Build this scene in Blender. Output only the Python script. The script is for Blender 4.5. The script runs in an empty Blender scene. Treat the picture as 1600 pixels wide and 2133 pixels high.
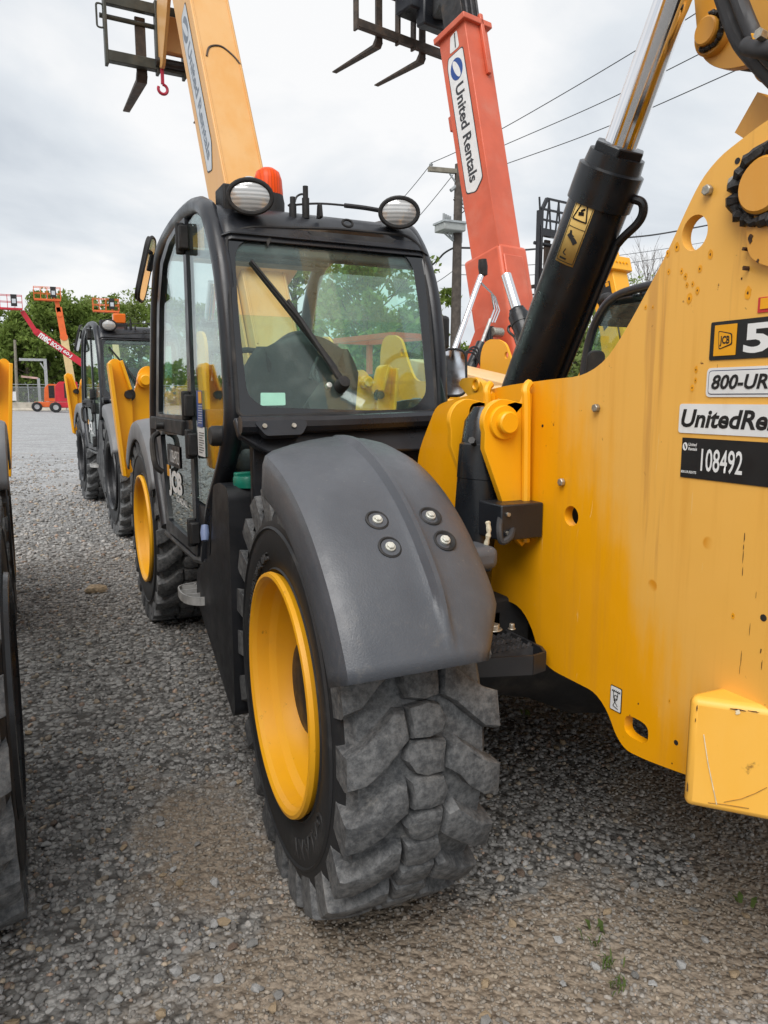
import bpy, bmesh, math, random
import numpy as np
from mathutils import Vector, Matrix
from mathutils.geometry import tessellate_polygon
rad = math.radians
sc = bpy.context.scene
col = sc.collection
# ------------------------------------------------------------------ camera
FPX, CX, CY = 1550.0, 800.0, 1066.5
PITCH = math.atan(238 / FPX)
YAW = math.atan((800 - 45) * math.cos(PITCH) / FPX)
CAM = Vector((-1.733, -1.945, 1.42))
sn, cs = math.sin, math.cos
RV = Vector((cs(YAW), -sn(YAW), 0))
UV = Vector((sn(YAW) * sn(PITCH), cs(YAW) * sn(PITCH), cs(PITCH)))
FV = Vector((sn(YAW) * cs(PITCH), cs(YAW) * cs(PITCH), -sn(PITCH)))
cd = bpy.data.cameras.new('camera')
cam = bpy.data.objects.new('camera', cd)
col.objects.link(cam)
cd.sensor_fit = 'VERTICAL'
cd.sensor_height = 36
cd.sensor_width = 27
cd.lens = 36 * FPX / 2133
cd.clip_start = 0.05
cd.clip_end = 2000
m = Matrix.Identity(4)
for i in range(3):
    m[i][0] = RV[i]; m[i][1] = UV[i]; m[i][2] = -FV[i]; m[i][3] = CAM[i]
cam.matrix_world = m
sc.camera = cam
# ------------------------------------------------------------------ world: overcast sky
SUN_EL, SUN_AZ = rad(52), rad(224)      # azimuth from +Y clockwise: behind the viewer's left shoulder
w = bpy.data.worlds.new('World'); sc.world = w; w.use_nodes = True
nt = w.node_tree; nt.nodes.clear()
def N(t, **k):
    n = nt.nodes.new(t)
    for a, b in k.items():
        setattr(n, a, b)
    return n
sky = N('ShaderNodeTexSky'); sky.sky_type = 'NISHITA'; sky.sun_disc = False
sky.sun_elevation = SUN_EL; sky.sun_rotation = SUN_AZ; sky.air_density = 1.0; sky.dust_density = 3.0
bg1 = N('ShaderNodeBackground'); bg1.inputs[1].default_value = 0.06
nt.links.new(sky.outputs[0], bg1.inputs[0])
tc = N('ShaderNodeTexCoord')
sep = N('ShaderNodeSeparateXYZ'); nt.links.new(tc.outputs['Generated'], sep.inputs[0])
def mth(op, a, b=None):
    n = N('ShaderNodeMath', operation=op)
    for i, v in enumerate((a, b)):
        if v is None: continue
        if isinstance(v, (int, float)): n.inputs[i].default_value = v
        else: nt.links.new(v, n.inputs[i])
    return n.outputs[0]
zz = mth('ADD', mth('MAXIMUM', sep.outputs[2], 0.0), 0.22)
cmb = N('ShaderNodeCombineXYZ')
nt.links.new(mth('DIVIDE', sep.outputs[0], zz), cmb.inputs[0])
nt.links.new(mth('DIVIDE', sep.outputs[1], zz), cmb.inputs[1])
cmb.inputs[2].default_value = 3.3
nz = N('ShaderNodeTexNoise'); nz.inputs['Scale'].default_value = 1.15; nz.inputs['Detail'].default_value = 7
nz.inputs['Roughness'].default_value = 0.52; nz.inputs['Distortion'].default_value = 0.35
nt.links.new(cmb.outputs[0], nz.inputs['Vector'])
cr = N('ShaderNodeValToRGB')
nt.links.new(nz.outputs[0], cr.inputs[0])
e = cr.color_ramp.elements
e[0].position = 0.30; e[0].color = (0.62, 0.67, 0.73, 1)
e[1].position = 0.60; e[1].color = (1.0, 1.0, 1.0, 1)
e2 = cr.color_ramp.elements.new(0.46); e2.color = (0.80, 0.84, 0.88, 1)
bg2 = N('ShaderNodeBackground'); bg2.inputs[1].default_value = 0.51
nt.links.new(cr.outputs[0], bg2.inputs[0])
mx = N('ShaderNodeMixShader'); mx.inputs[0].default_value = 0.93
nt.links.new(bg1.outputs[0], mx.inputs[1]); nt.links.new(bg2.outputs[0], mx.inputs[2])
wo = N('ShaderNodeOutputWorld'); nt.links.new(mx.outputs[0], wo.inputs[0])
# ------------------------------------------------------------------ sun behind cloud
sd = bpy.data.lights.new('sun', 'SUN'); sd.energy = 1.5; sd.angle = rad(45); sd.color = (1, 0.97, 0.93)
so = bpy.data.objects.new('sun', sd); col.objects.link(so)
sdir = Vector((sn(SUN_AZ) * cs(SUN_EL), cs(SUN_AZ) * cs(SUN_EL), sn(SUN_EL)))
so.rotation_euler = sdir.to_track_quat('Z', 'Y').to_euler()
so.location = (-6, -8, 20)
vs = sc.view_settings
vs.view_transform = 'Standard'; vs.look = 'None'; vs.exposure = 1.0; vs.gamma = 1.0; vs.use_curve_mapping = False
sc.render.engine = 'CYCLES'
cy = sc.cycles
cy.use_denoising = True
cy.max_bounces = 8; cy.transparent_max_bounces = 24; cy.transmission_bounces = 6; cy.glossy_bounces = 4; cy.diffuse_bounces = 3
cy.caustics_reflective = False; cy.caustics_refractive = False

# ================================================================== helpers
def ray(px, py):
    return RV * ((px - CX) / FPX) + UV * ((CY - py) / FPX) + FV
def at(px, py, ax, v):
    d = ray(px, py); i = 'xyz'.index(ax)
    return CAM + d * ((v - CAM[i]) / d[i])
def atp(px, py, p0, n):
    d = ray(px, py)
    return CAM + d * ((Vector(p0) - CAM).dot(n) / d.dot(n))
def onx(pts, x): return [at(a, b, 'x', x) for a, b in pts]
def ony(pts, y): return [at(a, b, 'y', y) for a, b in pts]

def spline(pts, n=6, closed=False):
    P = [Vector(p) for p in pts]; out = []; k = len(P)
    for i in range(k if closed else k - 1):
        if closed: a, b, c, d = P[i - 1], P[i], P[(i + 1) % k], P[(i + 2) % k]
        else: a, b, c, d = P[max(i - 1, 0)], P[i], P[i + 1], P[min(i + 2, k - 1)]
        for j in range(n):
            t = j / n
            out.append(0.5 * ((2 * b) + (c - a) * t + (2 * a - 5 * b + 4 * c - d) * t * t + (3 * b - a - 3 * c + d) * t ** 3))
    if not closed: out.append(P[-1])
    return out
def fillet(pts, r, n=5):
    P = [Vector(p) for p in pts]; out = []; k = len(P)
    rr = r if isinstance(r, (list, tuple)) else [r] * k
    for i in range(k):
        a, b, c = P[i - 1], P[i], P[(i + 1) % k]
        d1 = (a - b); d2 = (c - b)
        q = min(rr[i], d1.length * .48, d2.length * .48)
        if q < 1e-5: out.append(b); continue
        s = b + d1.normalized() * q; e_ = b + d2.normalized() * q
        for j in range(n + 1):
            t = j / n
            out.append(s * (1 - t) ** 2 + b * 2 * t * (1 - t) + e_ * t * t)
    return out

class MB:
    def __init__(self, T=None):
        self.v = []; self.f = []; self.T = T
    def add(self, vs_, fs):
        o = len(self.v); self.v += [Vector(a) for a in vs_]; self.f += [tuple(i + o for i in f) for f in fs]
        return self
    def box(self, x0, x1, y0, y1, z0, z1):
        return self.add([(x0, y0, z0), (x1, y0, z0), (x1, y1, z0), (x0, y1, z0), (x0, y0, z1), (x1, y0, z1), (x1, y1, z1), (x0, y1, z1)],
                        [(0, 3, 2, 1), (4, 5, 6, 7), (0, 1, 5, 4), (1, 2, 6, 5), (2, 3, 7, 6), (3, 0, 4, 7)])
    def bar(self, p0, p1, wx, wz, up=(0, 0, 1)):
        p0 = Vector(p0); p1 = Vector(p1); d = (p1 - p0).normalized(); s = d.cross(Vector(up))
        if s.length < 1e-4: s = d.cross(Vector((0, 1, 0)))
        s.normalize(); u = s.cross(d); s *= wx / 2; u *= wz / 2
        return self.add([p0 - s - u, p0 + s - u, p0 + s + u, p0 - s + u, p1 - s - u, p1 + s - u, p1 + s + u, p1 - s + u],
                        [(0, 1, 2, 3), (7, 6, 5, 4), (0, 4, 5, 1), (1, 5, 6, 2), (2, 6, 7, 3), (3, 7, 4, 0)])
    def cyl(self, p0, p1, r0, r1=None, n=24):
        p0 = Vector(p0); p1 = Vector(p1); r1 = r0 if r1 is None else r1
        d = (p1 - p0).normalized(); s = d.orthogonal().normalized(); u = d.cross(s)
        a = [(s * cs(2 * math.pi * i / n) + u * sn(2 * math.pi * i / n)) for i in range(n)]
        vs_ = [p0 + q * r0 for q in a] + [p1 + q * r1 for q in a]
        fs = [(i, (i + 1) % n, n + (i + 1) % n, n + i) for i in range(n)] + [tuple(range(n))[::-1], tuple(range(n, 2 * n))]
        return self.add(vs_, fs)
    def tube(self, pts, r, n=10, closed=False, flat=1.0, up=None):
        P = [Vector(p) for p in pts]; k = len(P); vs_ = []; fs = []
        ref = None
        for i in range(k):
            if closed: d = (P[(i + 1) % k] - P[i - 1])
            else: d = P[min(i + 1, k - 1)] - P[max(i - 1, 0)]
            d.normalize()
            if up is not None:
                s = d.cross(Vector(up)).normalized()
            else:
                if ref is None: ref = d.orthogonal()
                s = (ref - d * ref.dot(d)).normalized(); ref = s
            u = d.cross(s)
            ri = r[i] if isinstance(r, (list, tuple)) else r
            for j in range(n):
                a = 2 * math.pi * j / n
                vs_.append(P[i] + s * cs(a) * ri + u * sn(a) * ri * flat)
        for i in range(k if closed else k - 1):
            for j in range(n):
                a, b = i * n + j, i * n + (j + 1) % n
                c, d_ = ((i + 1) % k) * n + (j + 1) % n, ((i + 1) % k) * n + j
                fs.append((a, b, c, d_))
        if not closed:
            fs.append(tuple(range(n))[::-1]); fs.append(tuple(range((k - 1) * n, k * n)))
        return self.add(vs_, fs)
    def plate(self, outline, off, holes=()):
        off = Vector(off); L = [[Vector(p) for p in outline]] + [[Vector(p) for p in h] for h in holes]
        tri = tessellate_polygon(L); flat = [p for q in L for p in q]; n = len(flat)
        vs_ = flat + [p + off for p in flat]
        fs = [tuple(t) for t in tri] + [tuple(i + n for i in t[::-1]) for t in tri]
        o = 0
        for q in L:
            k = len(q)
            for i in range(k):
                fs.append((o + i, o + (i + 1) % k, n + o + (i + 1) % k, n + o + i))
            o += k
        return self.add(vs_, fs)
    def lathe(self, prof, c, axis, n=40, a0=0, a1=2 * math.pi):
        c = Vector(c); ax = Vector(axis).normalized(); s = ax.orthogonal().normalized(); u = ax.cross(s)
        full = abs(a1 - a0 - 2 * math.pi) < 1e-4; k = len(prof); vs_ = []; fs = []
        nn = n if full else n + 1
        for i in range(nn):
            a = a0 + (a1 - a0) * i / n; q = s * cs(a) + u * sn(a)
            vs_ += [c + q * r + ax * h for r, h in prof]
        for i in range(n):
            j = (i + 1) % nn
            for m_ in range(k - 1):
                fs.append((i * k + m_, i * k + m_ + 1, j * k + m_ + 1, j * k + m_))
        return self.add(vs_, fs)
    def grid(self, fn, nu, nv):
        vs_ = [fn(i / nu, j / nv) for i in range(nu + 1) for j in range(nv + 1)]
        fs = [(i * (nv + 1) + j, (i + 1) * (nv + 1) + j, (i + 1) * (nv + 1) + j + 1, i * (nv + 1) + j + 1) for i in range(nu) for j in range(nv)]
        return self.add(vs_, fs)
    def mesh(self, name, smooth=30):
        me = bpy.data.meshes.new(name)
        vv = [self.T @ p for p in self.v] if self.T is not None else self.v
        me.from_pydata(vv, [], self.f)
        bm = bmesh.new(); bm.from_mesh(me)
        bmesh.ops.remove_doubles(bm, verts=bm.verts, dist=1e-5)
        bmesh.ops.recalc_face_normals(bm, faces=bm.faces)
        bm.to_mesh(me); bm.free()
        if smooth:
            me.polygons.foreach_set('use_smooth', [True] * len(me.polygons))
            me.set_sharp_from_angle(angle=rad(smooth))
        return me
    def obj(self, name, mat, parent=None, bevel=0, smooth=30, solid=0, seg=2):
        me = self.mesh(name, smooth); me.materials.append(mat)
        o = bpy.data.objects.new(name, me); col.objects.link(o)
        if parent is not None: o.parent = parent
        if solid:
            md = o.modifiers.new('solid', 'SOLIDIFY'); md.thickness = solid; md.offset = -1
        if bevel:
            md = o.modifiers.new('bevel', 'BEVEL'); md.width = bevel; md.segments = seg; md.limit_method = 'ANGLE'; md.angle_limit = rad(35)
            md.harden_normals = False
        return o
def empty(name, loc=(0, 0, 0), rz=0, label=None, cat=None, group=None):
    o = bpy.data.objects.new(name, None); col.objects.link(o); o.location = loc; o.rotation_euler = (0, 0, rz)
    o.empty_display_size = .2
    return tag(o, label, cat, group)
def tag(o, label=None, cat=None, group=None, kind=None):
    for k, v in (('label', label), ('category', cat), ('group', group), ('kind', kind)):
        if v: o[k] = v
    return o
def circle(c, a, b, r, n=24, r2=None):
    c = Vector(c); a = Vector(a); b = Vector(b); r2 = r2 or r
    return [c + a * r * cs(2 * math.pi * i / n) + b * r2 * sn(2 * math.pi * i / n) for i in range(n)]
def rrect(o, xd, yd, w_, h_, r):
    o = Vector(o); xd = Vector(xd); yd = Vector(yd)
    return fillet([o, o + xd * w_, o + xd * w_ + yd * h_, o + yd * h_], r, 4)
def lettering(name, body, o, xd, yd, w_, h_, mat, parent, shear=0, bold=0.0, lift=.002, spacing=1.0):
    """flat printed letters: fitted to a w x h box whose lower-left corner is o"""
    cu = bpy.data.curves.new(name, 'FONT'); cu.body = body; cu.size = 1; cu.offset = bold; cu.shear = shear; cu.space_character = spacing
    cu.resolution_u = 3
    ob = bpy.data.objects.new(name, cu); col.objects.link(ob)
    dg = bpy.context.evaluated_depsgraph_get(); me = bpy.data.meshes.new_from_object(ob.evaluated_get(dg))
    bpy.data.objects.remove(ob); bpy.data.curves.remove(cu)
    P = [v.co.copy() for v in me.vertices]
    x0 = min(p.x for p in P); x1 = max(p.x for p in P); y0 = min(p.y for p in P); y1 = max(p.y for p in P)
    o = Vector(o); xd = Vector(xd).normalized(); yd = Vector(yd).normalized(); nn = xd.cross(yd) * lift
    for v, p in zip(me.vertices, P):
        v.co = o + xd * ((p.x - x0) / (x1 - x0) * w_) + yd * ((p.y - y0) / (y1 - y0) * h_) + nn
    me.name = name; me.materials.append(mat)
    ob = bpy.data.objects.new(name, me); col.objects.link(ob); ob.parent = parent
    return ob
def decal(name, o, xd, yd, w_, h_, r, mat, parent, lift=.0, th=.0012):
    nn = Vector(xd).cross(Vector(yd)).normalized()
    q = MB().plate(rrect(Vector(o) + nn * lift, xd, yd, w_, h_, r), nn * th)
    return q.obj(name, mat, parent, smooth=0)

# ================================================================== materials
def lin(h):
    h = h.lstrip('#'); c = [int(h[i:i + 2], 16) / 255 for i in (0, 2, 4)]
    return tuple((x / 12.92 if x <= .04045 else ((x + .055) / 1.055) ** 2.4) for x in c)
MATS = {}
class NB:
    """tiny node-builder"""
    def __init__(self, name):
        self.m = bpy.data.materials.new(name); self.m.use_nodes = True; self.t = self.m.node_tree; self.t.nodes.clear()
        self.out = self.n('ShaderNodeOutputMaterial'); self.tc = self.n('ShaderNodeTexCoord')
        self.P = self.tc.outputs['Object']
    def n(self, t, **k):
        q = self.t.nodes.new(t)
        for a, b in k.items(): setattr(q, a, b)
        return q
    def link(self, a, b): self.t.links.new(a, b)
    def put(self, inp, v):
        if isinstance(v, bpy.types.NodeSocket): self.link(v, inp)
        elif isinstance(v, (tuple, list)): inp.default_value = tuple(v) + ((1,) if len(v) == 3 and len(inp.default_value) == 4 else ())
        else: inp.default_value = v
    def math(self, op, a, b=0.0, clamp=False):
        q = self.n('ShaderNodeMath', operation=op); q.use_clamp = clamp; self.put(q.inputs[0], a); self.put(q.inputs[1], b); return q.outputs[0]
    def noise(self, scale, detail=4, rough=.55, vec=None, dist=0, stretch=None):
        v = vec or self.P
        if stretch:
            mp = self.n('ShaderNodeMapping'); self.link(v, mp.inputs[0]); mp.inputs['Scale'].default_value = stretch; v = mp.outputs[0]
        q = self.n('ShaderNodeTexNoise'); self.link(v, q.inputs['Vector']); q.inputs['Scale'].default_value = scale
        q.inputs['Detail'].default_value = detail; q.inputs['Roughness'].default_value = rough; q.inputs['Distortion'].default_value = dist
        return q.outputs[0]
    def ramp(self, f, a, b, ca=0.0, cb=1.0):
        q = self.n('ShaderNodeMapRange'); q.interpolation_type = 'SMOOTHSTEP'; self.put(q.inputs[0], f)
        q.inputs[1].default_value = a; q.inputs[2].default_value = b; q.inputs[3].default_value = ca; q.inputs[4].default_value = cb
        return q.outputs[0]
    def mix(self, f, a, b):
        q = self.n('ShaderNodeMix'); q.data_type = 'RGBA'; self.put(q.inputs[0], f); self.put(q.inputs[6], a); self.put(q.inputs[7], b)
        return q.outputs[2]
    def bump(self, h, s=.3, d=.01):
        q = self.n('ShaderNodeBump'); self.link(h, q.inputs['Height']); q.inputs['Strength'].default_value = s; q.inputs['Distance'].default_value = d
        return q.outputs[0]
    def bsdf(self, colr, rough=.5, metal=0.0, normal=None, spec=.5, coat=0.0, emis=None, es=0):
        q = self.n('ShaderNodeBsdfPrincipled'); self.put(q.inputs['Base Color'], colr); self.put(q.inputs['Roughness'], rough); self.put(q.inputs['Metallic'], metal)
        q.inputs['Specular IOR Level'].default_value = spec
        if coat: q.inputs['Coat Weight'].default_value = coat; q.inputs['Coat Roughness'].default_value = .15
        if normal: self.link(normal, q.inputs['Normal'])
        if emis: q.inputs['Emission Color'].default_value = tuple(emis) + (1,); q.inputs['Emission Strength'].default_value = es
        self.link(q.outputs[0], self.out.inputs[0]); return q
def std(name, colr, rough=.5, metal=0., var=.12, vscale=6, dirt=None, damt=.5, dscale=3, bump=0, bscale=60, coat=0, spec=.5, streak=False):
    b = NB(name); c = tuple(colr)
    n1 = b.noise(vscale, 5)
    lo = tuple(x * (1 - var) for x in c); hi = tuple(min(1, x * (1 + var)) for x in c)
    cc = b.mix(b.ramp(n1, .3, .7), lo, hi)
    r = b.ramp(b.noise(vscale * 2.3, 4), .3, .7, max(rough - .08, .02), min(rough + .1, 1))
    if dirt:
        nd = b.noise(dscale, 8, .65, stretch=(1, 1, .25) if streak else None)
        f = b.ramp(nd, .62 - .35 * damt, .8, 0, min(1, damt * 1.4))
        cc = b.mix(f, cc, tuple(dirt)); r = b.math('MAXIMUM', r, b.math('MULTIPLY', f, .8))
    nrm = b.bump(b.noise(bscale, 5), bump, .004) if bump else None
    b.bsdf(cc, r, metal, nrm, spec, coat)
    MATS[name] = b.m
    return b.m
DUST = (.26, .23, .19)
def yellow(name, base, fade, rusty=.3, amount=.25):
    b = NB(name)
    n1 = b.noise(1.7, 6, .6); n2 = b.noise(2.4, 6, .6, stretch=(3.0, 3.0, .35))
    f = b.ramp(b.math('ADD', b.math('MULTIPLY', n1, .6), b.math('MULTIPLY', n2, .4)), .62 - amount, .75 - amount * .4)
    c = b.mix(f, base, fade)
    rs = b.noise(23, 5, .6)
    c = b.mix(b.ramp(rs, .74 - .05 * rusty, .78), c, (.10, .04, .012))
    dd = b.ramp(b.noise(3.3, 8, .7), .55, .85, 0, .35)
    c = b.mix(dd, c, (.30, .19, .08))
    b.bsdf(c, b.ramp(n1, .3, .7, .34, .5), 0, b.bump(b.noise(180, 3), .06, .002), .5)
    MATS[name] = b.m; return b.m
YEL = (.88, .405, .006); YELF = (.74, .40, .12)
yellow('yellow_paint', YEL, (.84, .42, .03), .2, .15)
yellow('rim_yellow', (.90, .44, .008), (.82, .38, .02), 1.7, .2)
yellow('pale_yellow_paint', (.78, .50, .20), (.80, .56, .30), .2, .3)
yellow('tan_paint', (.66, .33, .09), (.68, .39, .15), .15, .3)
def plate_yellow():
    b = NB('weathered_yellow_paint')
    sp = b.n('ShaderNodeSeparateXYZ'); b.link(b.P, sp.inputs[0])
    y, z = sp.outputs[1], sp.outputs[2]
    n1 = b.noise(2.2, 6, .6); n2 = b.noise(3.2, 6, .65, stretch=(4, 4, .4))
    # sun-bleached towards the rear and the top of the plate, with streaky edge
    k = b.math('ADD', b.math('MULTIPLY', y, -1.0), b.math('MULTIPLY', b.math('SUBTRACT', z, 1.2), .62))
    k = b.math('ADD', k, b.math('MULTIPLY', b.math('SUBTRACT', n1, .5), .38))
    k = b.math('ADD', k, b.math('MULTIPLY', b.math('SUBTRACT', n2, .5), .42))
    f = b.ramp(k, .46, .66)
    c = b.mix(f, (.86, .375, .003), (.82, .44, .085))
    c = b.mix(b.ramp(b.noise(7, 6, .6, stretch=(4, 4, .2)), .5, .75, 0, .3), c, (.62, .27, .03))
    # bare scuffs with a saturated halo
    vz = b.n('ShaderNodeTexVoronoi'); b.link(b.P, vz.inputs['Vector']); vz.inputs['Scale'].default_value = 13
    vw = b.n('ShaderNodeTexVoronoi'); b.link(b.P, vw.inputs['Vector']); vw.inputs['Scale'].default_value = 5.5
    spots = b.math('MULTIPLY', b.ramp(vz.outputs['Distance'], .23, .17), b.ramp(b.noise(2.1, 3), .56, .60))
    c = b.mix(b.math('MULTIPLY', spots, f), c, (.66, .26, .01))
    core = b.math('MULTIPLY', b.ramp(b.math('ADD', vz.outputs['Distance'], b.math('MULTIPLY', b.noise(60, 4), .12)), .13, .10), b.ramp(b.noise(2.1, 3), .56, .60))
    c = b.mix(core, c, (.07, .03, .01))
    rst = b.math('MULTIPLY', b.ramp(b.noise(34, 6, .7), .66, .70), b.ramp(b.noise(1.3, 3), .5, .62))
    c = b.mix(rst, c, (.16, .055, .012))
    st = b.math('MULTIPLY', b.ramp(b.noise(16, 4, .6, stretch=(1, 1, .06)), .60, .72, 0, .45), f)
    c = b.mix(st, c, (.42, .19, .05))
    hgt = b.math('ADD', b.math('MULTIPLY', b.noise(1.8, 3, .5), 6.0), b.math('MULTIPLY', b.noise(120, 4), .06))
    sm = b.math('MULTIPLY', b.ramp(b.noise(6, 8, .72), .58, .80, 0, .14), b.ramp(b.noise(1.1, 3), .4, .6)); c = b.mix(sm, c, (.46, .27, .10))
    sc2 = b.ramp(b.noise(42, 4, .65, stretch=(1, 1.8, .22), dist=.8), .69, .72, 0, .35); c = b.mix(sc2, c, (.80, .58, .26))
    b.bsdf(c, b.ramp(b.noise(4, 6, .7), .3, .7, .30, .58), 0, b.bump(hgt, .12, .006), .45)
    MATS['plate'] = b.m
plate_yellow()
def fender_mat():
    b = NB('fender_black')
    n1 = b.noise(2.6, 7, .65); n2 = b.noise(11, 8, .72)
    c = b.mix(b.ramp(n1, .3, .7), (.060, .066, .078), (.086, .093, .107))
    c = b.mix(b.ramp(n2, .58, .82, 0, .40), c, (.17, .167, .16))
    c = b.mix(b.ramp(b.noise(24, 6, .7, stretch=(1, 1, .12)), .60, .78, 0, .30), c, (.17, .165, .155))
    scr = b.math('MULTIPLY', b.ramp(b.noise(55, 4, .6, stretch=(.10, 1.4, 2.2), dist=.6), .70, .735, 0, .55), b.ramp(b.noise(3.7, 3), .52, .62))
    c = b.mix(scr, c, (.34, .34, .34))
    spz = b.n('ShaderNodeSeparateXYZ'); b.link(b.P, spz.inputs[0])
    spl = b.math('MULTIPLY', b.ramp(b.noise(34, 7, .7), .52, .66, 0, .75), b.ramp(b.math('ADD', spz.outputs[2], b.math('MULTIPLY', n1, .35)), 1.22, .98)); c = b.mix(b.math('MULTIPLY', spl, .35), c, (.17, .16, .145))
    spk = b.math('MULTIPLY', b.ramp(b.noise(150, 3, .5), .70, .74, 0, .6), b.ramp(n1, .45, .6))
    c = b.mix(spk, c, (.38, .34, .28))
    b.bsdf(c, b.ramp(n2, .3, .75, .30, .55), 0, b.bump(b.noise(240, 4), .22, .003), .5)
    MATS['fender_black'] = b.m
fender_mat()
std('fender_grey', (.16, .165, .175), .5, var=.12, vscale=3, dirt=(.2, .19, .17), damt=.3, dscale=3)
std('black_paint', (.016, .018, .023), .34, var=.25, vscale=4, dirt=(.09, .09, .09), damt=.2, dscale=3)
std('black_matt', (.012, .012, .013), .65, var=.25, vscale=8, dirt=(.13, .11, .09), damt=.35, dscale=5, bump=.2, bscale=80)
std('dark_steel', (.035, .035, .036), .48, .5, var=.3, vscale=9, dirt=(.13, .09, .06), damt=.45, dscale=7, bump=.1)
std('rust_steel', (.07, .055, .045), .6, .3, var=.3, vscale=9, dirt=(.12, .07, .04), damt=.6, dscale=9, bump=.2)
std('grey_steel', (.46, .46, .45), .45, .4, var=.2, vscale=20, dirt=(.2, .17, .13), damt=.4, dscale=14)
std('bolt_zinc', (.42, .40, .35), .42, .75, var=.25, vscale=60, dirt=(.2, .15, .08), damt=.5, dscale=50)
std('chrome', (.78, .78, .80), .09, 1.0, var=.04, vscale=3)
std('mirror', (.86, .88, .90), .03, 1.0, var=.02, vscale=3)
std('black_print', (.010, .010, .011), .42, var=.1, vscale=10)
std('glossy_black', (.008, .009, .011), .12, var=.1, vscale=5, coat=.5)
std('white_print', (.74, .75, .75), .45, var=.05, vscale=9, dirt=(.45, .36, .26), damt=.28, dscale=12)
std('grey_print', (.45, .47, .49), .45, var=.06, vscale=9, dirt=(.3, .27, .22), damt=.3, dscale=12)
std('dark_print', (.035, .037, .042), .5, var=.1, vscale=9)
std('blue_print', (.02, .07, .28), .45, var=.08)
std('navy_print', (.012, .02, .09), .45, var=.08)
std('red_print', (.55, .03, .03), .45, var=.08)
std('label_yellow', (.72, .50, .16), .45, var=.06)
std('logo_yellow', (.80, .36, .006), .45, var=.05)
std('pale_sticker', (.62, .76, .70), .5, var=.04)
std('cap_green', (.004, .17, .115), .42, var=.15, vscale=20, dirt=(.1, .15, .12), damt=.25, dscale=20)
std('handle_blue', (.19, .25, .42), .5, var=.1)
std('red_paint', (.62, .115, .055), .42, var=.1, vscale=2, dirt=(.62, .20, .13), damt=.5, dscale=2.5)
std('lift_red', (.50, .018, .035), .4, var=.12, vscale=2)
std('lift_orange', (.72, .14, .03), .45, var=.1, vscale=2)
std('lift_cream', (.66, .52, .27), .5, var=.08, vscale=2)
std('lift_grey', (.35, .36, .37), .5, var=.1)
std('seat_vinyl', (.030, .032, .036), .55, var=.2, vscale=10, dirt=(.16, .16, .16), damt=.35, dscale=6, bump=.2, bscale=120)
std('hook_red', (.40, .02, .05), .45, var=.1)
std('rope', (.55, .50, .38), .85, var=.15, vscale=80)
std('galvanised', (.42, .45, .46), .5, .5, var=.12, vscale=6)
std('concrete', (.42, .39, .33), .85, var=.18, vscale=1.3, dirt=(.22, .19, .14), damt=.5, dscale=1.2, bump=.3, bscale=20)
std('pole_wood', (.075, .062, .052), .85, var=.3, vscale=5, bump=.4, bscale=30)
std('arm_wood', (.22, .20, .16), .85, var=.2, vscale=5)
std('insulator', (.30, .32, .33), .4, var=.1)
std('cable', (.03, .03, .033), .6, var=.1)
std('bark', (.075, .060, .045), .9, var=.3, vscale=6, bump=.5, bscale=25)
def lens_mat(name, c, rough=.15, e=0):
    b = NB(name)
    wv = b.n('ShaderNodeTexWave'); b.link(b.P, wv.inputs['Vector']); wv.inputs['Scale'].default_value = 26; wv.bands_direction = 'X'
    b.bsdf(b.mix(b.ramp(wv.outputs[1], .2, .8), c, tuple(x * .78 for x in c)), rough, 0, b.bump(wv.outputs[1], .2, .002), .3, 0)
    MATS[name] = b.m
lens_mat('amber', (.92, .085, .002), .4)
lens_mat('amber_square', (.82, .17, .012), .2)
def lamp_lens():
    b = NB('lamp_glass')
    ck = b.n('ShaderNodeTexWave'); b.link(b.P, ck.inputs['Vector']); ck.inputs['Scale'].default_value = 22; ck.bands_direction = 'Z'; ck.inputs['Distortion'].default_value = 0.0
    c = b.mix(b.ramp(ck.outputs[1], .2, .7), (.42, .43, .43), (.64, .65, .65))
    b.bsdf(c, .12, .3, b.bump(ck.outputs[1], .15, .002), .6, .6)
    MATS['lamp_glass'] = b.m
lamp_lens()
def glass(name, tint, haze=.03, ior=1.5):
    b = NB(name)
    tr = b.n('ShaderNodeBsdfTransparent'); tr.inputs[0].default_value = tuple(tint) + (1,)
    gl = b.n('ShaderNodeBsdfGlossy'); gl.inputs['Roughness'].default_value = .015; gl.inputs[0].default_value = (.95, 1, .98, 1)
    lw = b.n('ShaderNodeLayerWeight'); lw.inputs[0].default_value = .5
    f0 = ((ior - 1) / (ior + 1)) ** 2
    fr = b.math('ADD', b.math('MULTIPLY', b.math('POWER', lw.outputs['Facing'], 5.0), 1 - f0), f0)
    m1 = b.n('ShaderNodeMixShader'); b.link(fr, m1.inputs[0]); b.link(tr.outputs[0], m1.inputs[1]); b.link(gl.outputs[0], m1.inputs[2])
    df = b.n('ShaderNodeBsdfDiffuse'); df.inputs[0].default_value = (.45, .48, .46, 1)
    m2 = b.n('ShaderNodeMixShader'); b.link(b.ramp(b.noise(5, 8, .7), .45, .8, haze * .4, haze * 3.0), m2.inputs[0])
    b.link(m1.outputs[0], m2.inputs[1]); b.link(df.outputs[0], m2.inputs[2]); b.link(m2.outputs[0], b.out.inputs[0])
    MATS[name] = b.m
glass('cab_glass', (.87, .985, .945), .04)
glass('door_glass', (.88, .97, .945), .015, 1.55)
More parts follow.
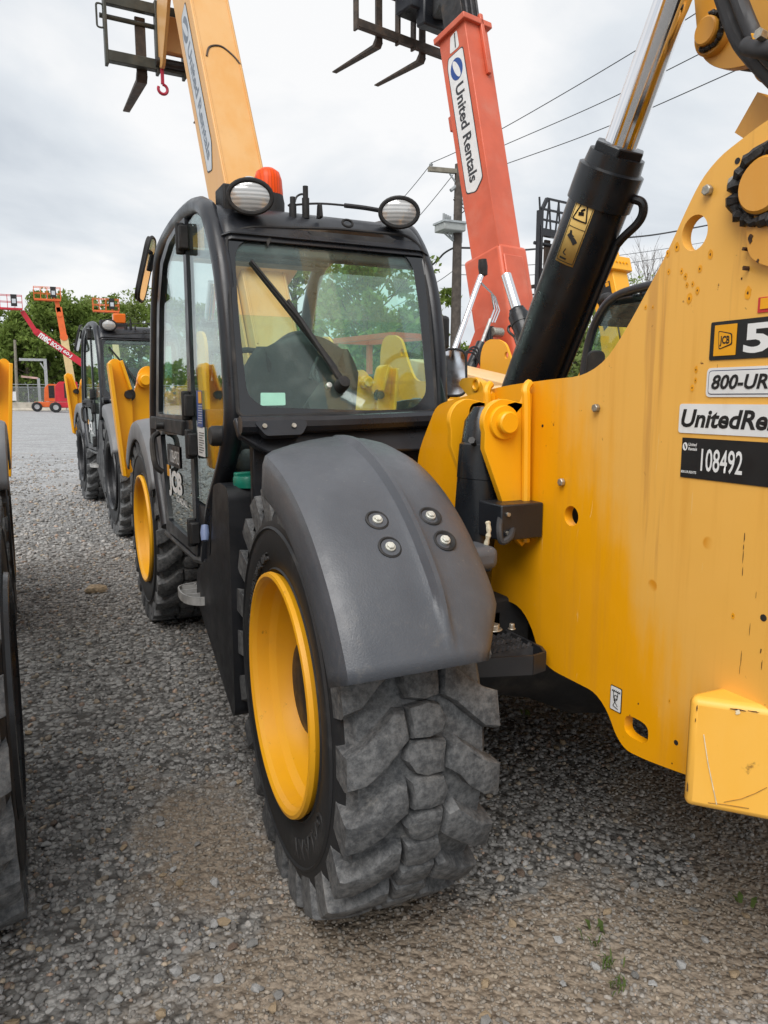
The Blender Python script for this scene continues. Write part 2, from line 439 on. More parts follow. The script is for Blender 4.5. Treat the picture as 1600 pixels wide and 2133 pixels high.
def rubber():
    b = NB('tyre_rubber')
    g = b.n('ShaderNodeNewGeometry')
    n1 = b.noise(5, 8, .75); n2 = b.noise(55, 8, .75)
    f = b.ramp(b.math('ADD', b.math('MULTIPLY', n1, .4), b.math('MULTIPLY', n2, .6)), .38, .64, 0, .85)
    c = b.mix(f, (.048, .051, .055), (.19, .193, .195))
    c = b.mix(b.ramp(b.noise(9, 7, .7, stretch=(1, 3, 3)), .55, .75, 0, .5), c, (.30, .29, .27))
    c = b.mix(b.ramp(b.noise(3.1, 6, .6), .60, .78, 0, .55), c, (.27, .25, .22))
    sc1 = b.ramp(b.noise(38, 5, .7, stretch=(.35, 2.5, 2.5)), .66, .72, 0, .5); c = b.mix(sc1, c, (.34, .34, .33))
    b.bsdf(c, .72, 0, b.bump(b.noise(70, 6, .6), .35, .006), .35)
    MATS['rubber'] = b.m
    b = NB('sidewall_rubber')
    f = b.ramp(b.noise(9, 8, .7), .52, .8, 0, .5)
    c = b.mix(f, (.017, .018, .020), (.11, .107, .10))
    b.bsdf(c, .58, 0, b.bump(b.noise(60, 5, .6), .18, .004), .4)
    MATS['sidewall'] = b.m
rubber()
def foliage(name, a, c2):
    b = NB(name)
    g = b.n('ShaderNodeNewGeometry')
    c = b.mix(g.outputs['Random Per Island'], a, c2)
    d = b.n('ShaderNodeBsdfDiffuse'); b.link(c, d.inputs[0])
    t = b.n('ShaderNodeBsdfTranslucent'); b.link(b.mix(.5, c, (.16, .20, .03)), t.inputs[0])
    mm = b.n('ShaderNodeMixShader'); mm.inputs[0].default_value = .48; b.link(d.outputs[0], mm.inputs[1]); b.link(t.outputs[0], mm.inputs[2])
    b.link(mm.outputs[0], b.out.inputs[0]); MATS[name] = b.m
foliage('leaf_mid', (.11, .17, .04), (.27, .36, .10))
foliage('leaf_dark', (.08, .13, .03), (.20, .28, .075))
foliage('leaf_light', (.17, .23, .07), (.34, .42, .16))
foliage('leaf_weed', (.08, .13, .04), (.15, .20, .07))
def fence_mesh():
    b = NB('chain_link')
    d = b.n('ShaderNodeBsdfDiffuse'); d.inputs[0].default_value = (.30, .32, .33, 1)
    t = b.n('ShaderNodeBsdfTransparent'); mm = b.n('ShaderNodeMixShader')
    # woven wire diamonds
    sp = b.n('ShaderNodeSeparateXYZ'); b.link(b.P, sp.inputs[0])
    u = b.math('MULTIPLY', b.math('ADD', sp.outputs[0], sp.outputs[2]), 9.0); v = b.math('MULTIPLY', b.math('SUBTRACT', sp.outputs[0], sp.outputs[2]), 9.0)
    ww = b.math('MAXIMUM', b.math('GREATER_THAN', b.math('FRACT', u), .80), b.math('GREATER_THAN', b.math('FRACT', v), .80))
    b.link(ww, mm.inputs[0]); b.link(t.outputs[0], mm.inputs[1]); b.link(d.outputs[0], mm.inputs[2]); b.link(mm.outputs[0], b.out.inputs[0])
    MATS['chain_link'] = b.m
fence_mesh()
# brown compacted-mud patches of the yard, in ground coordinates (x, y, radius x, radius y)
MUD = [(-1.30, 0.30, .26, .60), (-1.12, -.38, .48, .42), (-.75, -.62, .75, .36), (.05, -.72, 1.0, .40), (.6, -.5, .6, .3), (.5, -.2, .5, .35)]
def mudf(x, y):
    v = np.zeros_like(x)
    for a, b_, rx, ry in MUD:
        v = np.maximum(v, 1.25 - np.sqrt(((x - a) / rx) ** 2 + ((y - b_) / ry) ** 2))
    v = v + .22 * np.sin(x * 7.3 + 2.1 * np.sin(y * 5.1)) * np.sin(y * 8.7 + 1.7 * np.sin(x * 6.3)) + .16 * np.sin(x * 19 + 3 * np.sin(y * 13)) * np.sin(y * 17 + 2 * np.sin(x * 11)) - .12
    return np.clip(v / .9, 0, 1)
def ground_mat():
    b = NB('gravel_ground')
    n1 = b.noise(.35, 6, .6); n2 = b.noise(2.2, 6, .6); n3 = b.noise(45, 4, .6)
    at_ = b.n('ShaderNodeAttribute'); at_.attribute_name = 'mud'
    vo = b.n('ShaderNodeTexVoronoi'); b.link(b.P, vo.inputs['Vector']); vo.inputs['Scale'].default_value = 34
    vo2 = b.n('ShaderNodeTexVoronoi'); b.link(b.P, vo2.inputs['Vector']); vo2.inputs['Scale'].default_value = 75
    sx = b.n('ShaderNodeSeparateColor'); b.link(vo.outputs['Color'], sx.inputs[0])
    g = b.mix(b.ramp(sx.outputs[0], .15, 1.0), (.16, .157, .15), (.38, .375, .36))
    g = b.mix(b.ramp(vo.outputs['Distance'], .45, .75), g, (.085, .081, .076))
    dry = b.mix(b.ramp(sx.outputs[1], .1, 1.0), (.24, .245, .25), (.56, .57, .58))
    sp = b.n('ShaderNodeSeparateXYZ'); b.link(b.P, sp.inputs[0])
    yy = b.math('ADD', sp.outputs[1], b.math('MULTIPLY', b.math('SUBTRACT', n1, .5), 7.0))
    spk = b.noise(7, 7, .75); dry = b.mix(b.ramp(spk, .35, .68), b.mix(.5, dry, (.20, .205, .215)), b.mix(.4, dry, (.50, .51, .52)))
    dry = b.mix(b.ramp(b.noise(.9, 5, .6, stretch=(.5, 2.0, 1)), .42, .66, 0, .5), dry, (.22, .215, .21))
    g = b.mix(b.ramp(yy, 4.0, 13.0), g, dry)  # paler with distance: dry stone, plus grazing sheen put into the colour
    pale = b.ramp(b.math('ADD', b.math('MULTIPLY', n1, .4), b.math('MULTIPLY', n2, .6)), .56, .68, 0, .6)
    g = b.mix(b.math('MULTIPLY', pale, b.ramp(yy, 1.5, 4.0)), g, (.42, .39, .35))
    mud = b.mix(b.ramp(n3, .3, .7), (.19, .150, .112), (.34, .28, .215))
    mud = b.mix(b.ramp(n2, .45, .72), mud, (.16, .122, .085))
    mf = b.math('ADD', at_.outputs['Fac'], b.math('MULTIPLY', b.math('SUBTRACT', b.noise(6, 7, .65), .5), 1.3))
    g = b.mix(b.ramp(mf, .15, .75, 0, .92), g, mud)
    h = b.math('ADD', b.math('MULTIPLY', vo.outputs['Distance'], -1.0), b.math('MULTIPLY', vo2.outputs['Distance'], -.4))
    b.bsdf(g, b.ramp(n2, .4, .7, .75, .95), 0, b.bump(h, .8, .02), .3)
    MATS['ground'] = b.m
    b = NB('stone')
    a2 = b.n('ShaderNodeAttribute'); a2.attribute_name = 'tint'
    c = b.mix(b.ramp(b.noise(90, 4), .3, .7, 0, .45), a2.outputs['Color'], (.10, .095, .09))
    b.bsdf(c, .78, 0, b.bump(b.noise(160, 4), .4, .003), .35); MATS['stone'] = b.m
    for k, c0 in (('grey', (.22, .217, .21)), ('pale', (.36, .36, .355)), ('tan', (.33, .25, .16)), ('brown', (.14, .10, .075))):
        std('stone_' + k, c0, .75, var=.3, vscale=45, bump=.5, bscale=120)
ground_mat()
M = MATS
# ================================================================== ground and gravel
rng = np.random.default_rng(7)
def height(x, y):
    return .006 * np.sin(x * 3.1 + 1.3 * np.sin(y * 2.2)) + .005 * np.sin(y * 4.3 + 2 * np.sin(x * 1.7)) - .004
def build_ground():
    xs = np.concatenate([[-600, -200, -80, -30, -12, -7], np.arange(-4, 4.01, .07), [6, 9, 14, 30, 80, 200, 600]])
    ys = np.concatenate([[-200, -60, -20, -8, -4], np.arange(-2.2, 9.01, .07), [11, 14, 20, 35, 60, 100, 200, 600, 1200]])
    X, Y = np.meshgrid(xs, ys, indexing='ij')
    near = np.clip(1.2 - np.maximum(np.abs(X) / 6, np.abs(Y - 3) / 9), 0, 1)
    Z = height(X, Y) * np.minimum(1, near * 4)
    nx, ny = len(xs), len(ys)
    v = np.stack([X, Y, Z], -1).reshape(-1, 3)
    idx = np.arange(nx * ny).reshape(nx, ny)
    f = np.stack([idx[:-1, :-1], idx[1:, :-1], idx[1:, 1:], idx[:-1, 1:]], -1).reshape(-1, 4)
    me = bpy.data.meshes.new('ground'); me.from_pydata(v.tolist(), [], f.tolist())
    me.polygons.foreach_set('use_smooth', [True] * len(me.polygons))
    a = me.attributes.new('mud', 'FLOAT', 'POINT'); a.data.foreach_set('value', mudf(v[:, 0], v[:, 1]).astype(np.float32))
    me.materials.append(M['ground'])
    o = bpy.data.objects.new('gravel_yard', me); col.objects.link(o)
    return tag(o, kind='structure')
ground = build_ground()
t_ = (1 + 5 ** .5) / 2
ICO_V = np.array([(-1, t_, 0), (1, t_, 0), (-1, -t_, 0), (1, -t_, 0), (0, -1, t_), (0, 1, t_), (0, -1, -t_), (0, 1, -t_), (t_, 0, -1), (t_, 0, 1), (-t_, 0, -1), (-t_, 0, 1)]) / math.sqrt(1 + t_ * t_)
ICO_F = np.array([(0, 11, 5), (0, 5, 1), (0, 1, 7), (0, 7, 10), (0, 10, 11), (1, 5, 9), (5, 11, 4), (11, 10, 2), (10, 7, 6), (7, 1, 8), (3, 9, 4), (3, 4, 2), (3, 2, 6), (3, 6, 8), (3, 8, 9), (4, 9, 5), (2, 4, 11), (6, 2, 10), (8, 6, 7), (9, 8, 1)])
def stone_shapes(k):
    out = []
    for _ in range(k):
        v = ICO_V * rng.uniform(.72, 1.18, (12, 1)) + rng.normal(0, .10, (12, 3))
        v = v * np.array([1, rng.uniform(.62, .95), rng.uniform(.45, .75)])
        for _c in range(2):                       # chip flat facets
            n = rng.normal(0, 1, 3); n /= np.linalg.norm(n); d = v @ n
            v = v - np.outer(np.maximum(d - .62, 0), n) * .9
        out.append(v)
    return np.array(out)
SHAPES = stone_shapes(14)
def scatter(n, x0, x1, y0, y1, r0, r1, name, keep, pale=.1, mudkeep=.4):
    x = rng.uniform(x0, x1, n); y = rng.uniform(y0, y1, n)
    k = keep(x, y); mm = mudf(x, y)
    k &= rng.random(n) < 1 - (1 - mudkeep) * mm
    x, y, mm = x[k], y[k], mm[k]; n = len(x)
    s = r0 + (r1 - r0) * rng.random(n) ** 2.2
    s *= 1 - (.30 if r1 > .012 else 0) * mm
    a = rng.uniform(0, 2 * math.pi, n); tl = rng.normal(0, .35, n)
    B = SHAPES[rng.integers(0, len(SHAPES), n)]
    # tilt about x then spin about z
    ct, st = np.cos(tl)[:, None], np.sin(tl)[:, None]
    Y_ = B[:, :, 1] * ct - B[:, :, 2] * st; Z_ = B[:, :, 1] * st + B[:, :, 2] * ct
    ca, sa = np.cos(a)[:, None], np.sin(a)[:, None]
    X2 = B[:, :, 0] * ca - Y_ * sa; Y2 = B[:, :, 0] * sa + Y_ * ca
    z0 = height(x, y) + s * rng.uniform(-.05, .42, n) - (.4 if r1 > .012 else 0) * s * mm
    V = np.stack([X2 * s[:, None] + x[:, None], Y2 * s[:, None] + y[:, None], Z_ * s[:, None] + z0[:, None]], -1)
    F = ICO_F[None] + (np.arange(n) * 12)[:, None, None]
    me = bpy.data.meshes.new(name)
    me.vertices.add(n * 12); me.vertices.foreach_set('co', V.reshape(-1).astype(np.float32))
    me.loops.add(n * 60); me.loops.foreach_set('vertex_index', F.reshape(-1).astype(np.int32))
    me.polygons.add(n * 20); me.polygons.foreach_set('loop_start', (np.arange(n * 20) * 3).astype(np.int32)); me.polygons.foreach_set('loop_total', np.full(n * 20, 3, np.int32))
    me.update()
    g = .17 + .24 * rng.random(n) ** 1.2
    pl = pale(x, y) if callable(pale) else pale
    lt = rng.random(n) < pl
    g = np.where(lt, rng.uniform(.32, .50, n), g)
    c = np.stack([g, g * .975, g * .94], -1)
    warm = rng.random(n)
    c = np.where((warm < .10)[:, None], c * np.array([1.18, 1.0, .78]), c)
    c = np.where((warm > .95)[:, None], c * np.array([1.25, .92, .72]), c)
    br = (mm * .75)[:, None]
    c = c * (1 - br) + br * (np.array([.30, .255, .20]) * rng.uniform(.5, 1.35, n)[:, None])
    c4 = np.concatenate([np.repeat(c, 12, 0), np.ones((n * 12, 1))], 1)
    at_ = me.attributes.new('tint', 'FLOAT_COLOR', 'POINT'); at_.data.foreach_set('color', c4.reshape(-1).astype(np.float32))
    me.materials.append(M['stone'])
    o = bpy.data.objects.new(name, me); col.objects.link(o); tag(o, kind='stuff')
    return o
def dist(x, y): return np.hypot(x - CAM.x, y - CAM.y)
def pale_near(x, y): return np.clip(.08 + .42 * np.clip((.15 - y) / 1.0, 0, 1) * np.clip((.6 - x) / 1.2, 0, 1), 0, .45)
g1 = scatter(36000, -3.6, 2.6, -1.1, 1.3, .006, .0165, 'crushed_gravel', lambda x, y: dist(x, y) > .4, pale_near, .62)
g0 = scatter(40000, -2.6, 2.0, -1.1, .9, .0035, .0095, 'fine_grit', lambda x, y: rng.random(len(x)) < .35 + .65 * mudf(x, y), .12, 1.0)
tag(g0, 'fine grit and chippings pressed into the brown mud', 'grit')
tag(g1, 'loose crushed grey gravel scattered around the muddy patch', 'gravel')
g2 = scatter(26000, -3.6, 3.0, 1.3, 5.0, .009, .022, 'dark_gravel', lambda x, y: x < 3.4, .06, .6)
tag(g2, 'dark crushed gravel lying between the parked machines', 'gravel')
g3 = scatter(22000, -3.8, 2.0, 5.0, 19.0, .014, .034, 'dry_gravel', lambda x, y: rng.random(len(x)) < np.clip((19.5 - y) / 12, 0, 1) ** 1.3, .4, .6)
tag(g3, 'dry pale gravel stretching towards the fence', 'gravel')
# larger stones picked apart singly
def lone_stones():
    mats = ['stone_pale'] * 6 + ['stone_grey'] * 4 + ['stone_tan'] * 2 + ['stone_brown']
    data = []
    for q in range(10):
        for k in ('stone_pale', 'stone_grey', 'stone_tan', 'stone_brown'):
            me = bpy.data.meshes.new('stone'); me.from_pydata((SHAPES[q]).tolist(), [], ICO_F.tolist()); me.materials.append(M[k]); data.append((k, me))
    by = {k: [m_ for kk, m_ in data if kk == k] for k in set(mats)}
    n = 0; R_ = random.Random(5)
    while n < 170:
        px = R_.uniform(-60, 1660); py = R_.uniform(1500, 2250)
        p = at(px, py, 'z', 0)
        if R_.random() < .55 and px > 620: continue
        if -1.25 < p.x < -.7 and -.55 < p.y < .6: continue
        k = R_.choice(mats); s = R_.uniform(.009, .019) * (1.15 if R_.random() < .12 else 1)
        o = bpy.data.objects.new('stone', R_.choice(by[k])); col.objects.link(o); o.parent = ground
        o.location = (p.x, p.y, float(height(np.array(p.x), np.array(p.y))) + s * .45); o.scale = (s, s, s * .9)
        o.rotation_euler = (R_.uniform(-.3, .3), R_.uniform(-.3, .3), R_.uniform(0, 6.3)); n += 1
lone_stones()
def rock():
    p = at(200, 1234, 'z', 0)
    bm = bmesh.new(); bmesh.ops.create_icosphere(bm, subdivisions=2, radius=1)
    R_ = random.Random(3)
    for v in bm.verts: v.co = Vector((v.co.x * .075, v.co.y * .05, max(v.co.z * .04, -.02))) * R_.uniform(.85, 1.15)
    me = bpy.data.meshes.new('rock'); bm.to_mesh(me); bm.free(); me.materials.append(M['stone_tan'])
    o = bpy.data.objects.new('rock', me); col.objects.link(o); o.location = (p.x, p.y, .022)
    tag(o, 'single fist-sized tan rock lying on the gravel lane', 'rock')
rock()

# ================================================================== telehandler
TYRE_R, TYRE_W = .605, .44
def lug_rows():
    """chevron lugs of an industrial tractor tyre; axis of the wheel = x, centre at origin, +x = outer side"""
    q = MB(); nl = 22; pitch = 2 * math.pi / nl
    q.lathe([(.535, -.174), (.560, -.156), (.569, -.08), (.571, 0), (.569, .08), (.560, .156), (.535, .174)], (0, 0, 0), (1, 0, 0), 72)
    bar_ = [(-.050, -.222), (-.038, -.165), (.000, -.115), (.030, -.080), (.052, -.050), (.080, -.052), (.112, -.058), (.116, -.082), (.085, -.122), (.052, -.165), (.034, -.222)]
    block = [(.052, -.040), (.047, .004), (.058, .042), (.088, .056), (.118, .044), (.126, .004), (.118, -.046), (.084, -.041)]
    for side in (-1, 1):
        for k in range(nl):
            for poly in (bar_, block):
                a0 = k * pitch + (pitch / 2 if side > 0 else 0)
                cu = sum(p[0] for p in poly) / len(poly); cv = sum(p[1] for p in poly) / len(poly)
                wob = rng.normal(0, .0022, (len(poly), 2))
                rings = []
                for lev, (grow, r_) in enumerate(((1.16, None), (1.05, .582), (1.0, .592), (.93, .5995), (.74, .6025))):
                    ring = []
                    for (u, v), wb in zip(poly, wob):
                        u += wb[0]; v += wb[1]
                        uu = cu + (u - cu) * grow; vv = cv + (v - cv) * grow
                        av = abs(vv)
                        r = .550 if r_ is None else r_ - max(0, av - .12) * .14
                        if lev == 0 and av > .18: r = .47; vv = math.copysign(.196, vv)
                        elif av > .2: vv = math.copysign(.206, vv)
                        ang = a0 + uu / .585
                        ring.append((vv * .92, r * cs(ang), r * sn(ang)))
                    rings.append(ring)
                n = len(poly); vs_ = [p for ring in rings for p in ring]; fs = []; nr = len(rings)
                for l in range(nr - 1):
                    for i in range(n):
                        j = (i + 1) % n
                        fs.append((l * n + i, l * n + j, (l + 1) * n + j, (l + 1) * n + i))
                fs.append(tuple(range((nr - 1) * n, nr * n)))
                if side > 0: vs_ = [(-x, y, z) for x, y, z in vs_]
                q.add(vs_, fs)
    return q
def wheel_parts():
    P = {}
    P['tread'] = lug_rows().mesh('tread', 40)
    pr = [(.318, .150), (.345, .170), (.40, .184), (.45, .188), (.50, .181), (.535, .165), (.552, .145), (.556, .08), (.556, 0)]
    pr = pr + [(r, -x) for r, x in pr[::-1][1:]]
    q = MB().lathe(pr, (0, 0, 0), (1, 0, 0), 72)
    # moulded ribs round the sidewall
    for sx in (1, -1):
        for rr, xx in ((.352, .1725), (.47, .1865)):
            q.lathe([(rr - .006, sx * (xx - .002)), (rr, sx * (xx + .005)), (rr + .006, sx * (xx - .001))], (0, 0, 0), (1, 0, 0), 72)
    P['carcass'] = q.mesh('tyre', 40)
    rim = [(.326, .150), (.338, .168), (.345, .186), (.342, .198), (.332, .200), (.323, .192), (.316, .178), (.313, .140), (.300, .118), (.296, .080), (.288, .060), (.285, .030), (.268, .010), (.262, -.010), (.245, -.020), (.150, -.024), (.150, -.036), (.27, -.034), (.29, -.02), (.32, -.15), (.33, -.17), (.322, -.15)]
    P['rim'] = MB().lathe(rim, (0, 0, 0), (1, 0, 0), 64).mesh('rim', 18)
    h = MB().lathe([(.165, -.045), (.165, -.012), (.158, -.005), (.152, .085), (.130, .112), (.09, .122), (0, .125)], (0, 0, 0), (1, 0, 0), 32)
    for i in range(10):
        a = 2 * math.pi * i / 10
        h.cyl((-.03, .19 * cs(a), .19 * sn(a)), (.004, .19 * cs(a), .19 * sn(a)), .014, n=6)
    P['hub'] = h.mesh('hub', 30)
    for k, m_ in (('tread', 'rubber'), ('carcass', 'sidewall'), ('hub', 'dark_steel')): P[k].materials.append(M[m_])
    return P
WP = wheel_parts()
RIMS = {}
def rim_mesh(mk):
    if mk not in RIMS:
        me = WP['rim'].copy(); me.materials.clear(); me.materials.append(M[mk]); RIMS[mk] = me
    return RIMS[mk]
def arc_text(body, r, a_start, h, mat, parent, sx=1, x=.1835):
    """raised sidewall lettering running round the tyre"""
    cu = bpy.data.curves.new('t', 'FONT'); cu.body = body; cu.size = 1; cu.extrude = .012; cu.resolution_u = 2; cu.space_character = 1.25
    ob = bpy.data.objects.new('t', cu); col.objects.link(ob)
    me = bpy.data.meshes.new_from_object(ob.evaluated_get(bpy.context.evaluated_depsgraph_get()))
    bpy.data.objects.remove(ob); bpy.data.curves.remove(cu)
    for v in me.vertices:
        rr = r + v.co.y * h; a = a_start - v.co.x * h / r
        v.co = (sx * (x + v.co.z * .35), rr * cs(a), rr * sn(a))
    me.materials.append(mat); o = bpy.data.objects.new('sidewall_lettering', me); col.objects.link(o); o.parent = parent
    return o
def wheel(parent, x, y, side, rim='yellow_paint', steer=0, spin=0.0, text=False, z=.588):
    """an empty-free wheel: the rim is the part, tyre pieces hang under it"""
    ro = bpy.data.objects.new('wheel', rim_mesh(rim)); col.objects.link(ro); ro.parent = parent
    ro.matrix_local = Matrix.Translation((x, y, z)) @ Matrix.Rotation(steer, 4, 'Z') @ Matrix.Rotation(0 if side > 0 else math.pi, 4, 'Z') @ Matrix.Rotation(spin, 4, 'X')
    for nm, key in (('tyre_lugs', 'tread'), ('tyre', 'carcass'), ('hub', 'hub')):
        o = bpy.data.objects.new(nm, WP[key]); col.objects.link(o); o.parent = ro
    if text:
        arc_text('GALAXY', .395, -.62, .075, M['sidewall_mark'], ro)
        arc_text('SUPER INDUSTRIAL LUG', .378, 2.9, .036, M['sidewall_mark'], ro)
    return ro
std('sidewall_mark', (.030, .030, .031), .5, var=.2)
def fender(parent, x0, y0, sx, a0, a1, mat, name='fender', bolts=False, r=.705, z=.588, wk=1.0):
    """moulded mudguard: x0 wheel centre, sx=-1 outer side towards -x; angles from the rear horizontal upwards"""
    prof = [(.232, -.120), (.240, -.105), (.240, -.030), (.232, -.008), (.212, .002), (.15, .012), (.09, .018), (.034, .021), (.018, .025), (.008, .042), (-.003, .042), (-.012, .024), (-.028, .019), (-.075, .016), (-.12, .006), (-.160, -.014), (-.178, -.045)]
    def fn(u, v):
        a = a0 + (a1 - a0) * u
        k = v * (len(prof) - 1); i = min(int(k), len(prof) - 2); t = k - i
        px = prof[i][0] * (1 - t) + prof[i + 1][0] * t; dr = prof[i][1] * (1 - t) + prof[i + 1][1] * t
        rise = max(0, min(1, (u - .05) / .16)); crease = 1.0 if abs(px - .003) > .045 else 0
        if not crease: dr = .022 + (dr - .022) * rise * max(.0, min(1, (1.05 - u) / .2))
        end = max(0, .16 - u) / .16
        if px < -.05: px = px + end * (-.05 - px) * .55     # inner corner cut off at the lower end
        rr = r + dr + .05 * max(0, .30 - u) ** 1.0 * 0.6
        b_ = a - max(0, u - .6) / .4 * max(0, px - .04) / .2 * rad(7)
        return Vector((x0 + px * sx * wk, y0 - rr * cs(b_), z + rr * sn(b_)))
    q = MB().grid(fn, 26, (len(prof) - 1) * 2)
    o = q.obj(name, mat, parent, smooth=40, solid=.007)
    if bolts:
        for (u, px) in ((.44, .078), (.345, .074), (.44, -.058), (.35, -.066)):
            a = a0 + (a1 - a0) * u; n_ = Vector((0, -cs(a), sn(a))); c = Vector((x0 + px * sx, y0, z)) + n_ * (r + .019 + .05 * max(0, .3 - u) * .6)
            MB().lathe([(.028, -.004), (.028, .0003), (.024, .0020), (.019, -.003), (.0, -.004)], c, n_, 24).obj('bolt_recess', M['black_matt'], o)
            MB().cyl(c - n_ * .004, c + n_ * .004, .012, n=20).cyl(c + n_ * .003, c + n_ * .009, .0088, n=6).obj('bolt', M['white_bolt'], o, bevel=.001)
    return o
std('white_bolt', (.62, .63, .58), .4, .4, var=.15, vscale=60, dirt=(.3, .27, .2), damt=.5, dscale=70)

PX = -.48                      # outer face of the left tower plate
PLATE_PX = [(866, 1010), (872, 940), (908, 846), (930, 836), (1050, 803), (1150, 790), (1215, 783), (1262, 752), (1302, 690), (1345, 612), (1392, 522), (1432, 432), (1462, 372), (1500, 325), (1545, 290), (1600, 248)]
def tower_outline(x):
    top = onx(PLATE_PX, PX)
    bot = onx([(1425, 1613), (1345, 1583), (1302, 1562), (1282, 1530), (1266, 1482), (1240, 1442), (1150, 1396), (1126, 1372), (1106, 1302), (1082, 1262), (1014, 1234)], PX)
    rear = [Vector((PX, -1.10, 1.935)), Vector((PX, -1.22, 1.90)), Vector((PX, -1.28, 1.78)), Vector((PX, -1.27, 1.2)), Vector((PX, -1.24, .93)), Vector((PX, -1.20, .875)), Vector((PX, -1.045, .852)), Vector((PX, -1.03, .64))]
    front = [Vector((PX, .10, .82)), Vector((PX, .36, .84)), Vector((PX, .42, .95))]
    pts = top + rear + bot + front
    r = [.05, .05, .05, .05, .3, .3, .15, .15] + [.08] * (len(pts) - 8)
    pts = fillet(pts, r, 3)
    return [Vector((x, p.y, p.z)) for p in pts]
def px_hole(cx_, cy_, rx, ry, x, n=28, sq=1.0):
    c = at(cx_, cy_, 'x', PX); a = at(cx_ + rx, cy_, 'x', PX); b_ = at(cx_, cy_ - ry, 'x', PX)
    dy = abs(a.y - c.y); dz = abs(b_.z - c.z); out = []
    for i in range(n):
        t = 2 * math.pi * i / n; k = (abs(cs(t)) ** sq + abs(sn(t)) ** sq) ** (-1 / sq) if sq != 1 else 1
        out.append(Vector((x, c.y + dy * cs(t) * k, c.z + dz * sn(t) * k)))
    return out
REAR_P0 = Vector((0, .42, 1.33)); REAR_N = Vector((0, -.65, .30)).normalized()     # rear window plane
def onrear(pts, lift=0): return [atp(a, b, REAR_P0 + REAR_N * lift, REAR_N) for a, b in pts]

def carriage(T, parent, mat, width=1.25, h=.62, tine=1.15, grid=False, tines=(-.38, .38)):
    """fork carriage: local x across, y forwards, z up, origin on its lower bar"""
    q = MB(T); w2 = width / 2
    q.box(-w2, w2, -.05, .05, -.06, .06).box(-w2, w2, -.05, .03, h - .06, h + .06)
    for x in (-w2, -.16, .16, w2): q.box(x - .018, x + .018, -.055, .055, -.10, h + .10)
    c = q.obj('carriage', mat, parent, bevel=.006)
    MB(T).cyl((-w2 - .05, .06, h - .16), (w2 + .05, .06, h - .16), .028, n=12).obj('fork_bar', mat, c)
    for x in tines:
        pts = [(-.062 + x, .075, h - .12), (x + .062, .075, h - .12), (x + .062, .075, -.14), (x + .062, tine, -.20), (x - .062, tine, -.20), (x - .062, .075, -.14)]
        t = MB(T).box(x - .062, x + .062, .06, .10, -.12, h - .08)
        t.add([(x - .062, .06, -.12), (x + .062, .06, -.12), (x + .062, .10, -.06), (x - .062, .10, -.06), (x - .062, .10, -.19), (x + .062, .10, -.19), (x + .062, .17, -.135), (x - .062, .17, -.135)],
              [(0, 1, 5, 4), (1, 2, 6, 5), (2, 3, 7, 6), (3, 0, 4, 7), (0, 3, 2, 1), (4, 5, 6, 7)])
        t.add([(x - .062, .10, -.19), (x + .062, .10, -.19), (x + .062, .17, -.135), (x - .062, .17, -.135), (x - .045, tine, -.165), (x + .045, tine, -.165), (x + .045, tine, -.145), (x - .045, tine, -.145)],
              [(0, 1, 5, 4), (1, 2, 6, 5), (2, 3, 7, 6), (3, 0, 4, 7), (0, 3, 2, 1), (4, 5, 6, 7)])
        t.obj('fork_tine', M['rust_steel'], c, bevel=.008)
    if grid:
        g = MB(T)
        for x in np.linspace(-w2, w2, 9): g.bar((x, 0, h + .06), (x, 0, h + .62), .03, .03)
        for z in (h + .25, h + .45, h + .62): g.bar((-w2, 0, z), (w2, 0, z), .03, .03)
        g.obj('load_guard', mat, c)
    return c
def boom_frame(pivot, elev):
    return Matrix.Translation(pivot) @ Matrix.Rotation(elev, 4, 'X')
YDN = Vector((0, -1, 0)); ZUP = Vector((0, 0, 1))
